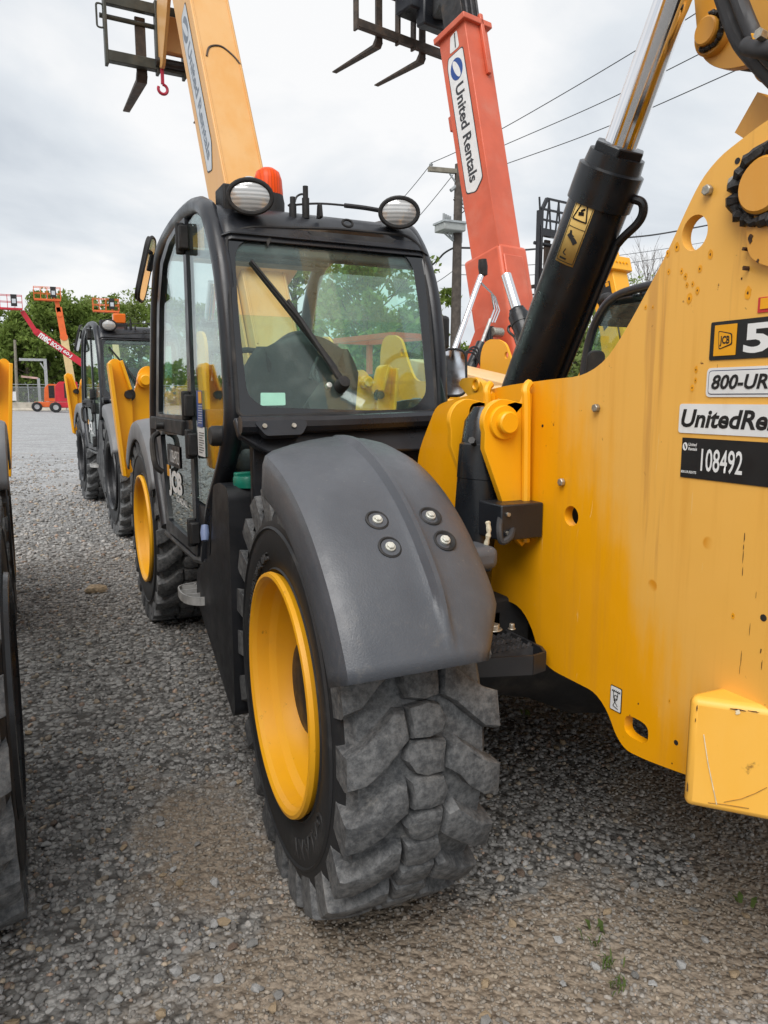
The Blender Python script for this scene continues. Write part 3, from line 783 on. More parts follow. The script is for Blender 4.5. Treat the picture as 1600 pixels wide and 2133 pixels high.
def telehandler(name, label, rim='rim_yellow', fmat='fender_black', boom=None, main=False, hood='yellow_paint', group='telehandlers parked in the yard', beacon='round', cab_text=True, rear_right=True):
    root = empty(name, label=label, cat='telehandler', group=group)
    Yp = M['yellow_paint']; BK = M['black_paint']; BM = M['black_matt']
    # ---- chassis
    q = MB().box(-.40, .60, .3, 3.55, .50, .80).box(-.40, .60, -1.05, .3, .74, .86).box(-.46, .66, 2.4, 3.9, .48, .95)
    q.obj('chassis_frame', BM, root, bevel=.02)
    for yy in (0, 2.98):
        MB().lathe([(.07, -.80), (.10, -.74), (.10, -.40), (.13, -.28), (.21, -.12), (.23, 0), (.21, .12), (.13, .28), (.10, .40), (.10, .74), (.07, .80)], (0, yy, .56), (1, 0, 0), 24).obj('axle', BM, root)
    # ---- wheels and mudguards
    wheel(root, -.938, 0, -1, rim, rad(-3.2) if main else 0, .21, text=main); wheel(root, .938, 0, 1, rim, 0, .1)
    wheel(root, -.895, 2.98, -1, rim, 0, .5); wheel(root, .895, 2.98, 1, rim, 0, .8)
    fender(root, -.955, 0, -1, rad(22.5), rad(87), M[fmat], bolts=main)
    if rear_right: fender(root, .955, 0, 1, rad(25), rad(87), M[fmat])
    fender(root, -.90, 2.98, -1, rad(28), rad(150), M['fender_grey'], r=.69, wk=.86)  # front mudguards in lighter grey: the sky's reflection is put into the colour
    fender(root, .90, 2.98, 1, rad(28), rad(150), M['fender_grey'], r=.69, wk=.86)
    # ---- tower plates
    holes = [px_hole(1447, 485, 27, 37, PX), px_hole(1190, 1075, 15, 21, PX), px_hole(1325, 1519, 26, 22, PX, 28, 3.2)]
    pm = M['plate'] if main else Yp
    lp = MB().plate(tower_outline(PX), (.026, 0, 0), holes).obj('tower_plate', pm, root, bevel=.003, smooth=25)
    XR = .72
    MB().plate(tower_outline(XR), (.026, 0, 0), [[Vector((XR, p.y, p.z)) for p in h] for h in holes]).obj('tower_plate', pm, root, bevel=.003, smooth=25)
    q = MB().cyl((PX + .02, -1.0, 1.0), (XR, -1.0, 1.0), .08).box(PX + .03, XR, -1.2, -1.1, 1.02, 1.5).box(PX + .03, XR, -.35, -.3, .85, 1.2)
    q.obj('cross_member', BM, root)
    # ---- counterweight
    cz0, cz1 = .60, .832
    plan = [(-.575, -.945), (-.555, -.925), (-.40, -.93), (XR - .1, -.93), (XR + .10, -.925), (XR + .12, -.945), (.35, -1.45), (-.13, -1.45)]
    cwt = MB().plate([Vector((a, b_, cz0)) for a, b_ in plan], (0, 0, cz1 - cz0))
    cwt.obj('counterweight', M['cw_paint'], root, bevel=.022, seg=3)
    # ---- engine hood on the far side
    hp = [(.78, .70), (.98, .70), (1.0, 1.10), (.97, 1.32), (.90, 1.40), (.78, 1.42)]
    hd = MB().plate([Vector((p.x, .62, p.y)) for p in fillet([Vector((a, b_, 0)) for a, b_ in hp], .06)], (0, 1.75, 0))
    hd.obj('engine_hood', M[hood], root, bevel=.03, seg=3)
    # ---- lift ram
    a0 = at(1100, 812, 'x', -.15); a1 = at(1283, 330, 'x', -.15); d = (a1 - a0).normalized(); base = a0 - d * .35; tip = at(1412, -30, 'x', -.15)
    rb = .0905
    bar = MB().lathe([(.0, 0), (rb, 0), (rb, (a1 - base).length - .13), (rb + .006, (a1 - base).length - .128), (rb + .006, (a1 - base).length - .03), (rb - .006, (a1 - base).length - .025), (rb - .010, (a1 - base).length + .012), (.05, (a1 - base).length + .014)], base, d, 40)
    bo = bar.obj('lift_ram', M['ram_black'], root, smooth=35)
    MB().cyl(a1 - d * .03, a1 + d * .035, rb - .012, n=6).obj('gland_nut', M['ram_black'], bo, bevel=.004)
    MB().cyl(a1, tip, .0475, n=32).obj('piston_rod', M['chrome'], root)
    hb = M['cable']
    side = Vector((.45, -.85, -.1)); side = (side - d * side.dot(d)).normalized()
    L = (a1 - a0).length
    hose = spline([a1 - d * .085 + side * (rb - .01), a1 - d * .082 + side * (rb + .028), a1 - d * .105 + side * (rb + .045), a1 - d * .14 + side * (rb + .042), a1 - d * .205 + side * (rb + .012), a1 - d * .27 + side * (rb + .008), a0 + side * (rb + .008)], 6)
    MB().tube(hose, .013, 10).obj('ram_pipe', M['ram_black'], bo)
    if main:
        # warning label wrapped round the barrel
        vd = (CAM - a1); vd = (vd - d * vd.dot(d)).normalized(); tv = d.cross(vd)
        th0 = rad(-43); th1 = rad(-3)
        def lab(u, v, r_=rb + .0012):
            t = th0 + (th1 - th0) * u; s = .085 + .215 * (1 - v)
            return a1 - d * s + (vd * cs(t) - tv * sn(t) * -1) * r_
        sgn = 1 if (tv.dot(RV) > 0) else -1
        def lab2(u, v, r_=rb + .0012):
            t = (th0 + (th1 - th0) * u) * sgn; s = .085 + .215 * (1 - v)
            return a1 - d * s + (vd * cs(t) + tv * sn(t)) * r_
        lo = MB().grid(lab2, 10, 2).obj('warning_label', M['label_yellow'], bo, smooth=60, solid=.0008)
        k = MB()
        def strip(pts, wd, r_=rb + .0022):
            for (p, p2) in zip(pts[:-1], pts[1:]):
                for j_ in range(6):
                    f0, f1 = j_ / 6, (j_ + 1) / 6
                    A = lab2(p[0] + (p2[0] - p[0]) * f0, p[1] + (p2[1] - p[1]) * f0, r_); B = lab2(p[0] + (p2[0] - p[0]) * f1, p[1] + (p2[1] - p[1]) * f1, r_); k.bar(A, B, wd, .0008, up=vd)
        strip([(.14, .60), (.86, .60), (.5, .96), (.14, .60)], .004)
        strip([(.06, .03), (.94, .03), (.94, .98), (.06, .98), (.06, .03)], .0016); strip([(.06, .5), (.94, .5)], .0014)
        strip([(.36, .68), (.62, .70)], .010); strip([(.44, .72), (.60, .76)], .006)
        strip([(.25, .40), (.5, .36), (.72, .30)], .014); strip([(.30, .45), (.42, .36)], .007); strip([(.36, .20), (.30, .14), (.46, .12)], .003); strip([(.2, .07), (.55, .07)], .005)
        k.obj('warning_pictogram', M['black_print'], lo)
    # ---- boom
    b = dict(elev=rad(66), len=4.2, x=.2, w=.40, h=.46, mat='yellow_paint', pz=1.804)
    b.update(boom or {})
    T = boom_frame((b['x'], -.96, b['pz']), b['elev'])
    hw, hh, BL = b['w'] / 2, b['h'] / 2, b['len']; oz = b.get('oz', .16); bm_ = M[b['mat']]
    bo2 = MB(T).box(-hw, hw, -.30, BL, oz - hh, oz + hh).obj('boom', bm_, root, bevel=.012)
    MB(T).box(-hw + .04, hw - .04, BL, BL + .45, oz - hh + .04, oz + hh - .04).obj('inner_boom', bm_, root, bevel=.01)
    MB(T).cyl((-.72 + .02, 0, 0), (.55, 0, 0), .055, n=24).obj('pivot_pin', M['dark_steel'], root)
    for s in ((-1, 1) if b.get('cheeks', True) else ()):
        MB(T).plate(fillet([Vector((s * (hw + .012), -.32, oz + .1)), Vector((s * (hw + .012), .75, oz + .12)), Vector((s * (hw + .012), .6, oz - .2)), Vector((s * (hw + .012), .02, -.10)), Vector((s * (hw + .012), -.12, -.06))], .06), (s * .02, 0, 0)).obj('boom_cheek', bm_, root, bevel=.003)
    if b.get('collars'):
        for i, (s0, k) in enumerate(((.55, 1.16), (1.05, 1.10))):
            w_, h_ = hw * k + .02, hh * k + .02
            for sg in (1,):
                ring = [Vector((-w_, 0, -h_)), Vector((w_, 0, -h_)), Vector((w_ + .05, 0, h_)), Vector((w_ - .02, 0, h_ + .06)), Vector((0, 0, h_ + .03)), Vector((-w_ + .02, 0, h_ + .06)), Vector((-w_ - .05, 0, h_))]
                MB(T @ Matrix.Translation((0, s0, oz))).plate(fillet(ring, .05), (0, .05, 0)).obj('boom_collar', M['pale_yellow_paint'], bo2, bevel=.006)
    if main:
        # lug of the ram under the boom, its pin and the hoses beside it
        lx = -.08
        c0 = at(1490, 70, 'x', lx)
        lug = fillet(onx([(1436, -120), (1456, 118), (1500, 148), (1600, 126), (1700, 110), (1640, -160)], lx), [.02, .05, .05, .05, .02, .02])
        MB().plate(lug, (.03, 0, 0)).obj('boom_lug', M['plate_boom'], root, bevel=.005)
        MB().plate([p + Vector((.2, 0, 0)) for p in lug], (.03, 0, 0)).obj('boom_lug', M['plate_boom'], root, bevel=.005)
        MB().lathe([(.0, .040), (.030, .040), (.034, .036), (.035, .02), (.050, .018), (.054, .012), (.054, 0)], c0, (-1, 0, 0), 36).obj('ram_pin', M['plate_boom'], root, smooth=35)
        def grease(nm, c, rr, r0, r1, t0, t1, par, seed):
            R_ = random.Random(seed); g = MB(); n_ = 46
            pts = [c + Vector((-.004 + R_.uniform(-.003, .003), -(rr + R_.uniform(-.004, .004)) * cs(t0 + (t1 - t0) * i / n_), (rr + R_.uniform(-.004, .004)) * sn(t0 + (t1 - t0) * i / n_))) for i in range(n_)]
            g.tube(pts, [R_.uniform(r0, r1) for _ in pts], 7); g.obj(nm, M['grease'], par, smooth=25)
        grease('pin_grease', c0 + Vector((-.020, 0, 0)), .041, .004, .008, rad(-120), rad(95), root, 2)
        hs = [at(1490, -60, 'x', -.16), at(1532, 60, 'x', -.16), at(1565, 112, 'x', -.155), at(1640, 190, 'x', -.15)]
        MB().tube(spline(hs, 6), .022, 12).obj('boom_hose', M['cable'], root)
        hs = [at(1518, -60, 'x', -.19), at(1560, 50, 'x', -.19), at(1592, 108, 'x', -.185), at(1660, 170, 'x', -.18)]
        MB().tube(spline(hs, 6), .018, 12).obj('boom_hose', M['cable'], root)
        hs = [at(1556, 96, 'x', -.2), at(1600, 104, 'x', -.22), at(1680, 110, 'x', -.2)]
        MB().tube(spline(hs, 6), .02, 12).obj('boom_hose', M['cable'], root)
        cp = ony([(1562, 70), (1612, 84), (1616, 100), (1566, 92)], -.60)
        MB().plate(onx([(1562, 68), (1640, 82), (1640, 104), (1568, 92)], -.225), (.05, 0, 0)).obj('hose_clamp', M['yellow_paint'], root, bevel=.003)
        bp = at(1592, 76, 'x', -.23); MB().cyl(bp, bp + Vector((-.02, 0, .003)), .012, n=6).obj('clamp_bolt', M['bolt_zinc'], root)
        MB().plate(fillet(onx([(1516, 142), (1580, 150), (1600, 170), (1660, 150), (1660, 120)], .0), .03), (.03, 0, 0)).obj('lug_wear_pad', BM, root)
        MB().plate(fillet(onx([(1566, 150), (1580, 172), (1625, 178), (1660, 150), (1620, 120)], .06), .03), (.03, 0, 0)).obj('boom_knuckle', M['plate_boom'], root, bevel=.003)
        q = MB().bar(at(1575, 300, 'x', -.1), at(1625, 215, 'x', -.1), .04, .12); q.obj('boom_foot', M['plate_boom'], root)
    # ---- axle ram and its ears on the plate
    if True:
        def ear(y, xc, zc, r_, ztop, th):
            pts = [Vector((PX - .001, y, ztop)), Vector((PX - .001, y, zc - .33))]
            pts += [Vector((PX - .022, y, zc - .345)), Vector((PX - .045, y, zc - .32)), Vector((xc - r_ * .92, y, zc - .07))]
            for t in np.linspace(205, 80, 10): pts.append(Vector((xc + r_ * cs(rad(t)), y, zc + r_ * sn(rad(t)))))
            pts.append(Vector((PX - .03, y, zc + .05))); pts.append(Vector((PX - .015, y, ztop + .01)))
            return MB().plate(pts, (0, th, 0))
        pc = at(1048, 880, 'y', -.275); xc, zc = pc.x, pc.z
        er = ear(-.275, xc, zc, .062, zc + .075, .022).obj('ram_ear', Yp, root, bevel=.004)
        ear(-.10, xc, zc, .062, zc + .075, .02).obj('ram_ear', Yp, root, bevel=.004)
        MB().lathe([(0, .034), (.026, .034), (.030, .030), (.030, .012), (.044, .011), (.046, .007), (.046, 0)], (xc, -.275, zc), (0, -1, 0), 28).obj('ram_pin', Yp, er, smooth=35)
        for zz in (zc + .085, zc + .06):
            pass
        for k_, yy in ((.0, -.283), (.0, -.095)):
            q = MB().tube(spline([Vector((PX - .012, yy + .008, zc + .105)), Vector((PX - .03, yy, zc + .085)), Vector((PX - .028, yy - .004, zc + .03)), Vector((PX - .018, yy - .004, zc - .33))], 5), .012, 8)
            q.obj('weld_bead', Yp, er)
        lo = Vector((xc - .035, -.18, zc - .46))
        cdx = (Vector((xc, -.178, zc)) - lo).normalized()
        ax = MB().lathe([(0, 0), (.058, 0), (.060, .01), (.060, .30), (.0615, .302), (.0615, .395), (.056, .40), (.052, .46), (.03, .50), (0, .505)], lo, cdx, 30).obj('axle_ram', M['ram_black'], root, smooth=35)
        MB().cyl(lo - cdx * .16, lo, .03).obj('piston_rod', M['chrome'], ax)
        p = lo + cdx * .40 + Vector((-.045, -.035, 0)); MB().cyl(p, p + Vector((-.02, -.02, .012)), .007, n=8).cyl(p + Vector((-.018, -.018, .01)), p + Vector((-.026, -.026, .014)), .010, n=6).obj('grease_fitting', M['dark_steel'], ax)
    if main:
        c1 = at(1058, 1052, 'y', -.34); c2 = at(1125, 1120, 'y', -.34)
        vb = MB().box(c1.x - .02, PX - .002, -.34, -.22, c2.z, c1.z).obj('valve_block', M['black_paint'], root, bevel=.004)
        for dz in (.025, .075): MB().cyl((c1.x + .0, -.34, c1.z - dz), (c1.x + .0, -.347, c1.z - dz), .006, n=6).obj('bolt', M['bolt_zinc'], vb)
        hh_ = spline([at(1058, 960, 'y', -.24), at(1052, 1030, 'y', -.24), at(1046, 1062, 'y', -.3), at(1040, 1100, 'y', -.35), at(1045, 1128, 'y', -.36), at(1062, 1120, 'y', -.36), at(1068, 1100, 'y', -.33)], 6)
        MB().tube(hh_, .009, 8).obj('ram_hose', M['cable'], root)
        MB().tube(spline([at(1072, 960, 'y', -.22), at(1064, 1020, 'y', -.22), at(1070, 1050, 'y', -.24)], 6), .011, 8).obj('ram_hose', M['cable'], root)
        # bits on the plate
        for (a, b_, r_) in ((1245, 850, .0105), (1173, 1004, .0105), (1478, 397, .011), (1533, 380, .0115)):
            c = at(a, b_, 'x', PX - .001); MB().cyl(c, c + Vector((-.012, 0, 0)), r_, n=6).obj('plate_bolt', M['bolt_zinc'], lp, bevel=.002)
        for (a, b_, r_) in ((1130, 887, .004), (1536, 335, .006), (1556, 397, .006), (1408, 1547, .006), (1590, 1287, .007)):
            c = at(a, b_, 'x', PX - .0008); MB().cyl(c, c + Vector((.001, 0, 0)), r_, n=10).obj('drilled_hole', M['black_matt'], lp)
        # pivot boss with packed grease
        c = at(1606, 388, 'x', PX - .001)
        MB().lathe([(0, .03), (.045, .03), (.05, .024), (.05, .012), (.075, .01), (.08, 0)], c, (-1, 0, 0), 32).obj('pivot_boss', M['plate_boom'], lp, smooth=35)
        grease('boss_grease', c + Vector((-.012, 0, 0)), .064, .006, .016, 0, 2 * math.pi, lp, 4)
        MB().plate(fillet(onx([(1562, 425), (1640, 420), (1640, 560), (1600, 555), (1568, 535)], PX - .001), [.01, .01, .03, .04, .04]), (-.014, 0, 0)).obj('boss_gusset', M['plate_boom'], lp, bevel=.004)
        # ---- chipped paint: rust cores inside darker yellow halos
        R_ = random.Random(11)
        def blob(c, ry, rz, n=11, jag=.35):
            return [c + Vector((0, ry * cs(2 * math.pi * i / n) * R_.uniform(1 - jag, 1 + jag * .4), rz * sn(2 * math.pi * i / n) * R_.uniform(1 - jag, 1 + jag * .4))) for i in range(n)]
        for (px_, py_, ra) in ((1410, 515, 8), (1391, 528, 6), (1393, 566, 5), (1420, 565, 5), (1428, 576, 6), (1458, 560, 7), (1480, 530, 8), (1431, 594, 5), (1443, 592, 5), (1453, 605, 7), (1436, 622, 9), (1558, 610, 11), (1450, 770, 6), (1449, 792, 5), (1442, 808, 6), (1527, 1283, 6), (1395, 1460, 4), (1345, 640, 4), (1360, 640, 3)):
            c = at(px_, py_, 'x', PX - .0004); e_ = abs(at(px_ + ra * .6, py_, 'x', PX).y - c.y)
            ch = MB().plate(blob(c, e_ * 1.15, e_ * 1.9, 14, .2), (-.0003, 0, 0)).obj('paint_halo', M['halo_yellow'], lp, smooth=0)
            MB().plate(blob(c + Vector((-.0005, 0, 0)), e_ * .30, e_ * .50), (-.0003, 0, 0)).obj('rust_chip', M['rust_core'], ch, smooth=0)
        for (px_, py_, w_, h_) in ((1551, 1120, 2.2, 10), (1549, 1140, 1.8, 8), (1548, 1160, 1.6, 12), (1547, 1190, 1.6, 9), (1585, 1355, 3, 6), (1587, 1385, 2, 10), (1562, 1310, 1.2, 14), (1544, 1370, 1.5, 16), (1541, 1395, 1.0, 10), (1575, 1240, 1.0, 9), (1493, 800, 2, 10), (1494, 770, 1, 10), (1330, 1466, 3, 2), (1312, 1490, 2, 2), (1400, 1590, 3, 2), (1590, 545, 5, 5), (1560, 560, 5, 6), (1545, 580, 4, 3), (1585, 470, 6, 6), (1575, 500, 9, 11), (1560, 520, 6, 5)):
            c = at(px_, py_, 'x', PX - .0004); a_ = abs(at(px_ + w_ * .6, py_, 'x', PX).y - c.y); b__ = abs(at(px_, py_ + h_, 'x', PX).z - c.z)
            MB().plate(blob(c, a_, b__, 12, .5), (-.0004 if px_ < 1555 or py_ > 700 else -.016, 0, 0)).obj('rust_chip', M['rust_core'], lp, smooth=0)
        # scratches and rubbed edges of the counterweight's chamfer face
        fd = Vector((.445, -.505, 0)).normalized(); fn = Vector((-fd.y, fd.x, 0)); fn = fn if fn.dot(CAM - Vector((-.575, -.945, .7))) > 0 else -fn
        fp0 = Vector((-.575, -.945, .7)) + fn * .0012
        def scr(nm, pts, wd, mt):
            P_ = [atp(a_, b__, fp0, fn) for a_, b__ in pts]
            for i_ in range(len(P_) - 1):
                MB().bar(P_[i_], P_[i_ + 1], wd, .0008, up=fn).obj(nm, M[mt], root)
        scr('scratch', [(1466, 1530), (1475, 1590), (1493, 1676)], .0018, 'pale_scratch')
        scr('scratch', [(1508, 1671), (1545, 1664), (1575, 1652), (1598, 1640)], .0010, 'brown_scratch')
        scr('scratch', [(1475, 1672), (1510, 1676), (1560, 1684)], .0012, 'brown_scratch')
        for (px_, py_, w_, h_, mt) in ((1535, 1478, 22, 2.4, 'rust_core'), (1570, 1482, 18, 1.8, 'rust_core'), (1452, 1475, 1.8, 14, 'rust_core'), (1449, 1500, 1.2, 7, 'rust_core'), (1432, 1640, 2, 20, 'rust_core'), (1537, 1484, 7, 9, 'pale_scratch')):
            c = atp(px_, py_, fp0, fn); sc1 = 1.15 / 1550
            ring_ = [c + fd * (w_ * sc1 * cs(2 * math.pi * i / 12) * R_.uniform(.5, 1.15)) + ZUP * (h_ * sc1 * sn(2 * math.pi * i / 12) * R_.uniform(.5, 1.15)) for i in range(12)]
            MB().plate(ring_, fn * .0005).obj('rust_chip', M[mt], root, smooth=0)
        # ---- printed labels on the plate
        def lab_on(px0, py0, px1, py1, lift=.0):
            a = at(px0, py0, 'x', PX - lift); b__ = at(px1, py1, 'x', PX - lift); return a, abs(a.y - b__.y), abs(a.z - b__.z)
        NRM = Vector((-1, 0, 0))
        def dec(nm, bl, ur, r_, mat, lift):
            a = at(*bl, 'x', PX); c_ = at(*ur, 'x', PX)
            return decal(nm, a, YDN, ZUP, a.y - c_.y, c_.z - a.z, r_, M[mat], lp, lift), a, a.y - c_.y, c_.z - a.z
        def wr(nm, body, bl, w_, h_, mat, par, lift, **kk):
            a = at(*bl, 'x', PX)
            return lettering(nm, body, a, YDN, ZUP, w_, h_, M[mat], par, lift=lift, **kk)
        # model plate
        a = at(1478, 751, 'x', PX); h_ = at(1482, 672, 'x', PX).z - a.z
        L1 = decal('model_decal', a, YDN, ZUP, .17, h_, .004, M['black_print'], lp, .0006)
        a2 = at(1488, 742, 'x', PX); hs = h_ * .80
        s1 = decal('logo_square', a2, YDN, ZUP, hs * .86, hs, .001, M['logo_yellow'], lp, .0022)
        for i, mm in enumerate(('black_print', 'logo_yellow')):
            k = .004 * i / 2
            o0 = a2 + YDN * (hs * .16 + k) + ZUP * (hs * .20 + k)
            qd = [o0 + YDN * (hs * .05), o0 + YDN * (hs * .57 - 2 * k) + ZUP * (hs * .14), o0 + YDN * (hs * .54 - 2 * k) + ZUP * (hs * .50 - 2 * k), o0 + ZUP * (hs * .62 - 2 * k)]
            MB().plate(fillet([p + NRM * (.0036 + .0008 * i) for p in qd], .004), NRM * .0004).obj('emblem', M[mm], s1, smooth=0)
        lettering('emblem_letters', 'JCB', a2 + YDN * (hs * .25) + ZUP * (hs * .30), Vector((0, -1, -.02)), Vector((0, -.02, 1)), hs * .38, hs * .34, M['black_print'], s1, bold=.035, lift=.0052)
        lettering('model_number', '5', a + YDN * (h_ * 1.0 + .004) + ZUP * (h_ * .13), YDN, ZUP, .058, h_ * .74, M['white_print'], L1, bold=.03, lift=.0022)
        # telephone label
        a = at(1471, 827, 'x', PX); h_ = at(1474, 767, 'x', PX).z - a.z
        D = decal('phone_label', a, YDN, ZUP, .30, h_, .010, M['white_print'], lp, .0006)
        D2 = decal('phone_border', a + YDN * .005 + ZUP * .005, YDN, ZUP, .29, h_ - .010, .008, M['navy_print'], lp, .0020, .0004)
        decal('phone_field', a + YDN * .0066 + ZUP * .0066, YDN, ZUP, .2868, h_ - .0132, .007, M['white_print'], lp, .0026, .0004)
        lettering('phone_number', '800-UR', a + YDN * .014 + ZUP * (h_ * .26), YDN, ZUP, .128, h_ * .50, M['black_print'], D, shear=.2, bold=.028, lift=.0040)
        # company strip
        a = at(1414, 901, 'x', PX); h_ = at(1417, 841, 'x', PX).z - a.z
        D = decal('company_strip', a, YDN, ZUP, .42, h_, .007, M['white_print'], lp, .0006)
        lettering('company_name', 'UnitedRentals', a + YDN * .007 + ZUP * (h_ * .20), YDN, ZUP, .305, h_ * .62, M['black_print'], D, shear=.2, bold=.03, lift=.0024)
        # fleet number
        a = at(1418, 993, 'x', PX); h_ = at(1421, 911, 'x', PX).z - a.z
        D = decal('fleet_plate', a, YDN, ZUP, .30, h_, .001, M['black_print'], lp, .0006)
        lettering('fleet_number', '108492', a + YDN * .052 + ZUP * (h_ * .20), YDN, ZUP, .099, h_ * .56, M['white_print'], D, bold=.012, lift=.0024)
        MB().plate([p + NRM * .0022 for p in circle(a + YDN * .009 + ZUP * (h_ * .78), YDN, ZUP, .0062, 20, .0085)], NRM * .0004, [[p + NRM * .0022 for p in circle(a + YDN * .009 + ZUP * (h_ * .78), Vector((0, -.9, .35)), Vector((0, .35, .9)), .0022, 14, .0062)]]).obj('company_mark', M['white_print'], D, smooth=0)
        lettering('company_small', 'United\nRentals', a + YDN * .0175 + ZUP * (h_ * .69), YDN, ZUP, .023, h_ * .19, M['white_print'], D, shear=.2, bold=.02, lift=.0024)
        lettering('phone_small', '800.UR.RENTS', a + YDN * .002 + ZUP * (h_ * .115), YDN, ZUP, .040, h_ * .065, M['white_print'], D, bold=.02, lift=.0024)
        # red bordered sticker
        a = at(1579, 652, 'x', PX); h_ = at(1583, 620, 'x', PX).z - a.z
        decal('red_sticker', a, YDN, ZUP, .08, h_, .001, M['red_print'], lp, .0006); decal('red_sticker_field', a + YDN * .006 + ZUP * .006, YDN, ZUP, .07, h_ - .008, .001, M['logo_yellow'], lp, .0022)
        # tie-down pictogram
        a = at(1271, 1475, 'x', PX); tr = at(1297, 1435, 'x', PX); h_ = at(1272, 1424, 'x', PX).z - a.z; w_ = a.y - tr.y
        D = decal('tiedown_label', a, YDN, ZUP, w_, h_, .004, M['black_print'], lp, .0004); decal('tiedown_field', a + YDN * .002 + ZUP * .002, YDN, ZUP, w_ - .004, h_ - .004, .003, M['white_print'], lp, .0018, .0005)
        k = MB(); F_ = lambda u, v: a + YDN * (u * w_) + ZUP * (v * h_) + NRM * .0028
        def ln(*pts):
            for p, p2 in zip(pts[:-1], pts[1:]): k.bar(F_(*p), F_(*p2), .0018, .0005, up=NRM)
        ln((.15, .80), (.9, .80)); [ln((.2 + .15 * i, .80), (.28 + .15 * i, .86)) for i in range(5)]
        ln((.3, .78), (.35, .5), (.5, .42), (.65, .5), (.7, .78)); ln((.5, .42), (.3, .2), (.75, .12)); ln((.35, .45), (.7, .22))
        k.tube(circle(F_(.52, .58), YDN, ZUP, .005, 14), .0009, 4, closed=True); k.obj('tiedown_drawing', M['black_print'], D)
    # ---- rear step beside the chassis
    if main:
        z1 = .735
        q = MB()
        rim_ = [Vector((-.76, -.20, 0)), Vector((-.76, -.35, 0)), Vector((-.56, -.415, 0)), Vector((-.512, -.405, 0)), Vector((-.495, -.365, 0)), Vector((-.495, -.20, 0))]
        for A, B_ in zip(rim_[:-1], rim_[1:]): q.bar(A + ZUP * (z1 - .015), B_ + ZUP * (z1 - .015), .008, .052)
        q.plate([p + ZUP * (z1 - .035) for p in rim_], (0, 0, .004))
        so_ = q.obj('rear_step', M['step_black'], root)
        for i in range(3):
            y_ = -.235 - .05 * i
            t = MB().bar((-.755, y_, z1 - .012), (-.50, y_, z1 - .012), .006, .03)
            for j in range(15): t.bar((-.75 + j * .0168, y_, z1 + .003), (-.743 + j * .0168, y_, z1 + .014), .008, .008)
            t.obj('tread_bar', M['tread_steel'], so_)
        q = MB().box(-.80, -.50, -.19, -.05, z1 - .02, z1 + .075).box(-.62, -.40, -.19, .25, .62, .84)
        q.obj('step_bracket', BM, root, bevel=.012)
        for (a, b_, r_) in ((1027, 1312, .019), (1066, 1311, .008)):
            c = at(a, b_, 'z', z1 + .075); MB().cyl(c, c + ZUP * .016, r_, n=6).cyl(c, c + ZUP * .004, r_ * 1.3, n=20).obj('bolt', M['bolt_zinc'], root, bevel=.002)
        # rubber bung and rope on the mudguard's inner end
        q = MB().box(-.76, -.66, -.40, -.29, .985, 1.045); q.obj('fender_stay', M['fender_black'], root, bevel=.02, seg=3)
        rp = at(1015, 1125, 'x', -.67)
        MB().tube(spline([rp + Vector((0, 0, .05)), rp + Vector((.0, -.006, .02)), rp + Vector((-.005, 0, -.02)), rp + Vector((-.008, 0, -.045))], 5), [.004 + .0035 * abs(sn(i * 1.3)) for i in range(16)], 8).obj('rope_tail', M['rope'], root)
        q = MB().tube(circle(at(1016, 1183, 'x', -.62), Vector((0, 1, 0)), Vector((.5, 0, .86)), .014, 14, .008), .003, 6, closed=True); q.obj('wire_loop', M['cable'], root)
    # ---- fuel tank with green cap
    pf = [(.575, 1.085), (.60, 1.115), (.70, 1.12), (.80, 1.10), (.88, .82), (1.16, .70), (1.18, .57), (1.10, .53), (.60, .27), (.575, .30)]
    tk = MB().plate([Vector((-1.115, p.x, p.y)) for p in fillet([Vector((a, b_, 0)) for a, b_ in pf], .025)], (.52, 0, 0)).obj('fuel_tank', M['tank_black'], root, bevel=.02, seg=3)
    cc = at(518, 1008, 'z', 1.118); cc = Vector((max(cc.x, -1.05), cc.y, 1.118)) if main else Vector((-1.02, .72, 1.118))
    cp = MB().lathe([(.052, -.01), (.054, .004), (.054, .022), (.050, .030), (.0, .031)], cc, ZUP, 32).obj('fuel_cap', M['cap_green'], root, smooth=35)
    MB().bar(cc + Vector((-.05, .0, .034)), cc + Vector((.05, .012, .034)), .026, .018).obj('cap_grip', M['cap_green'], cp, bevel=.005)
    # ---- cab
    cab(root, main, cab_text, beacon)
    # ---- entry step
    s0 = at(388, 1240, 'x', -1.17) if main else Vector((-1.17, 1.15, .60))
    q = MB()
    outer = [Vector((-1.03, 1.02, .60)), Vector((-1.13, 1.03, .60)), Vector((-1.175, 1.08, .60)), Vector((-1.185, 1.18, .60)), Vector((-1.16, 1.27, .60)), Vector((-1.03, 1.31, .60))]
    outer = spline(outer, 4)
    for A, B_ in zip(outer[:-1], outer[1:]): q.bar(A, B_, .006, .035)
    for y_ in (1.11, 1.19, 1.26): q.bar((-1.03, y_, .60), (-1.178 if y_ < 1.25 else -1.16, y_, .60), .006, .03)
    q.bar((-1.10, 1.03, .60), (-1.10, 1.29, .60), .006, .03)
    q.obj('entry_step', M['grey_steel'], root)
    # ---- stabiliser legs folded up ahead of the front wheels
    for sx in (-1, 1):
        yv = 3.86
        def S(px, py, y=yv):
            p = at(px, py, 'y', y); return Vector((p.x * -sx, y, p.z))
        leg = [S(226, 757), S(237, 745), S(252, 752), S(272, 815), S(276, 850), S(280, 975), S(268, 997), S(258, 990)]
        lo_ = MB().plate(fillet(leg, .03), (0, .16, 0)).obj('stabiliser_leg', Yp, root, bevel=.006)
        ch = MB()
        e0 = [S(226, 757), S(258, 990)]; ch.bar(e0[0] + Vector((0, -.04, 0)), e0[1] + Vector((0, -.04, 0)), .025, .10, up=(0, 1, 0))
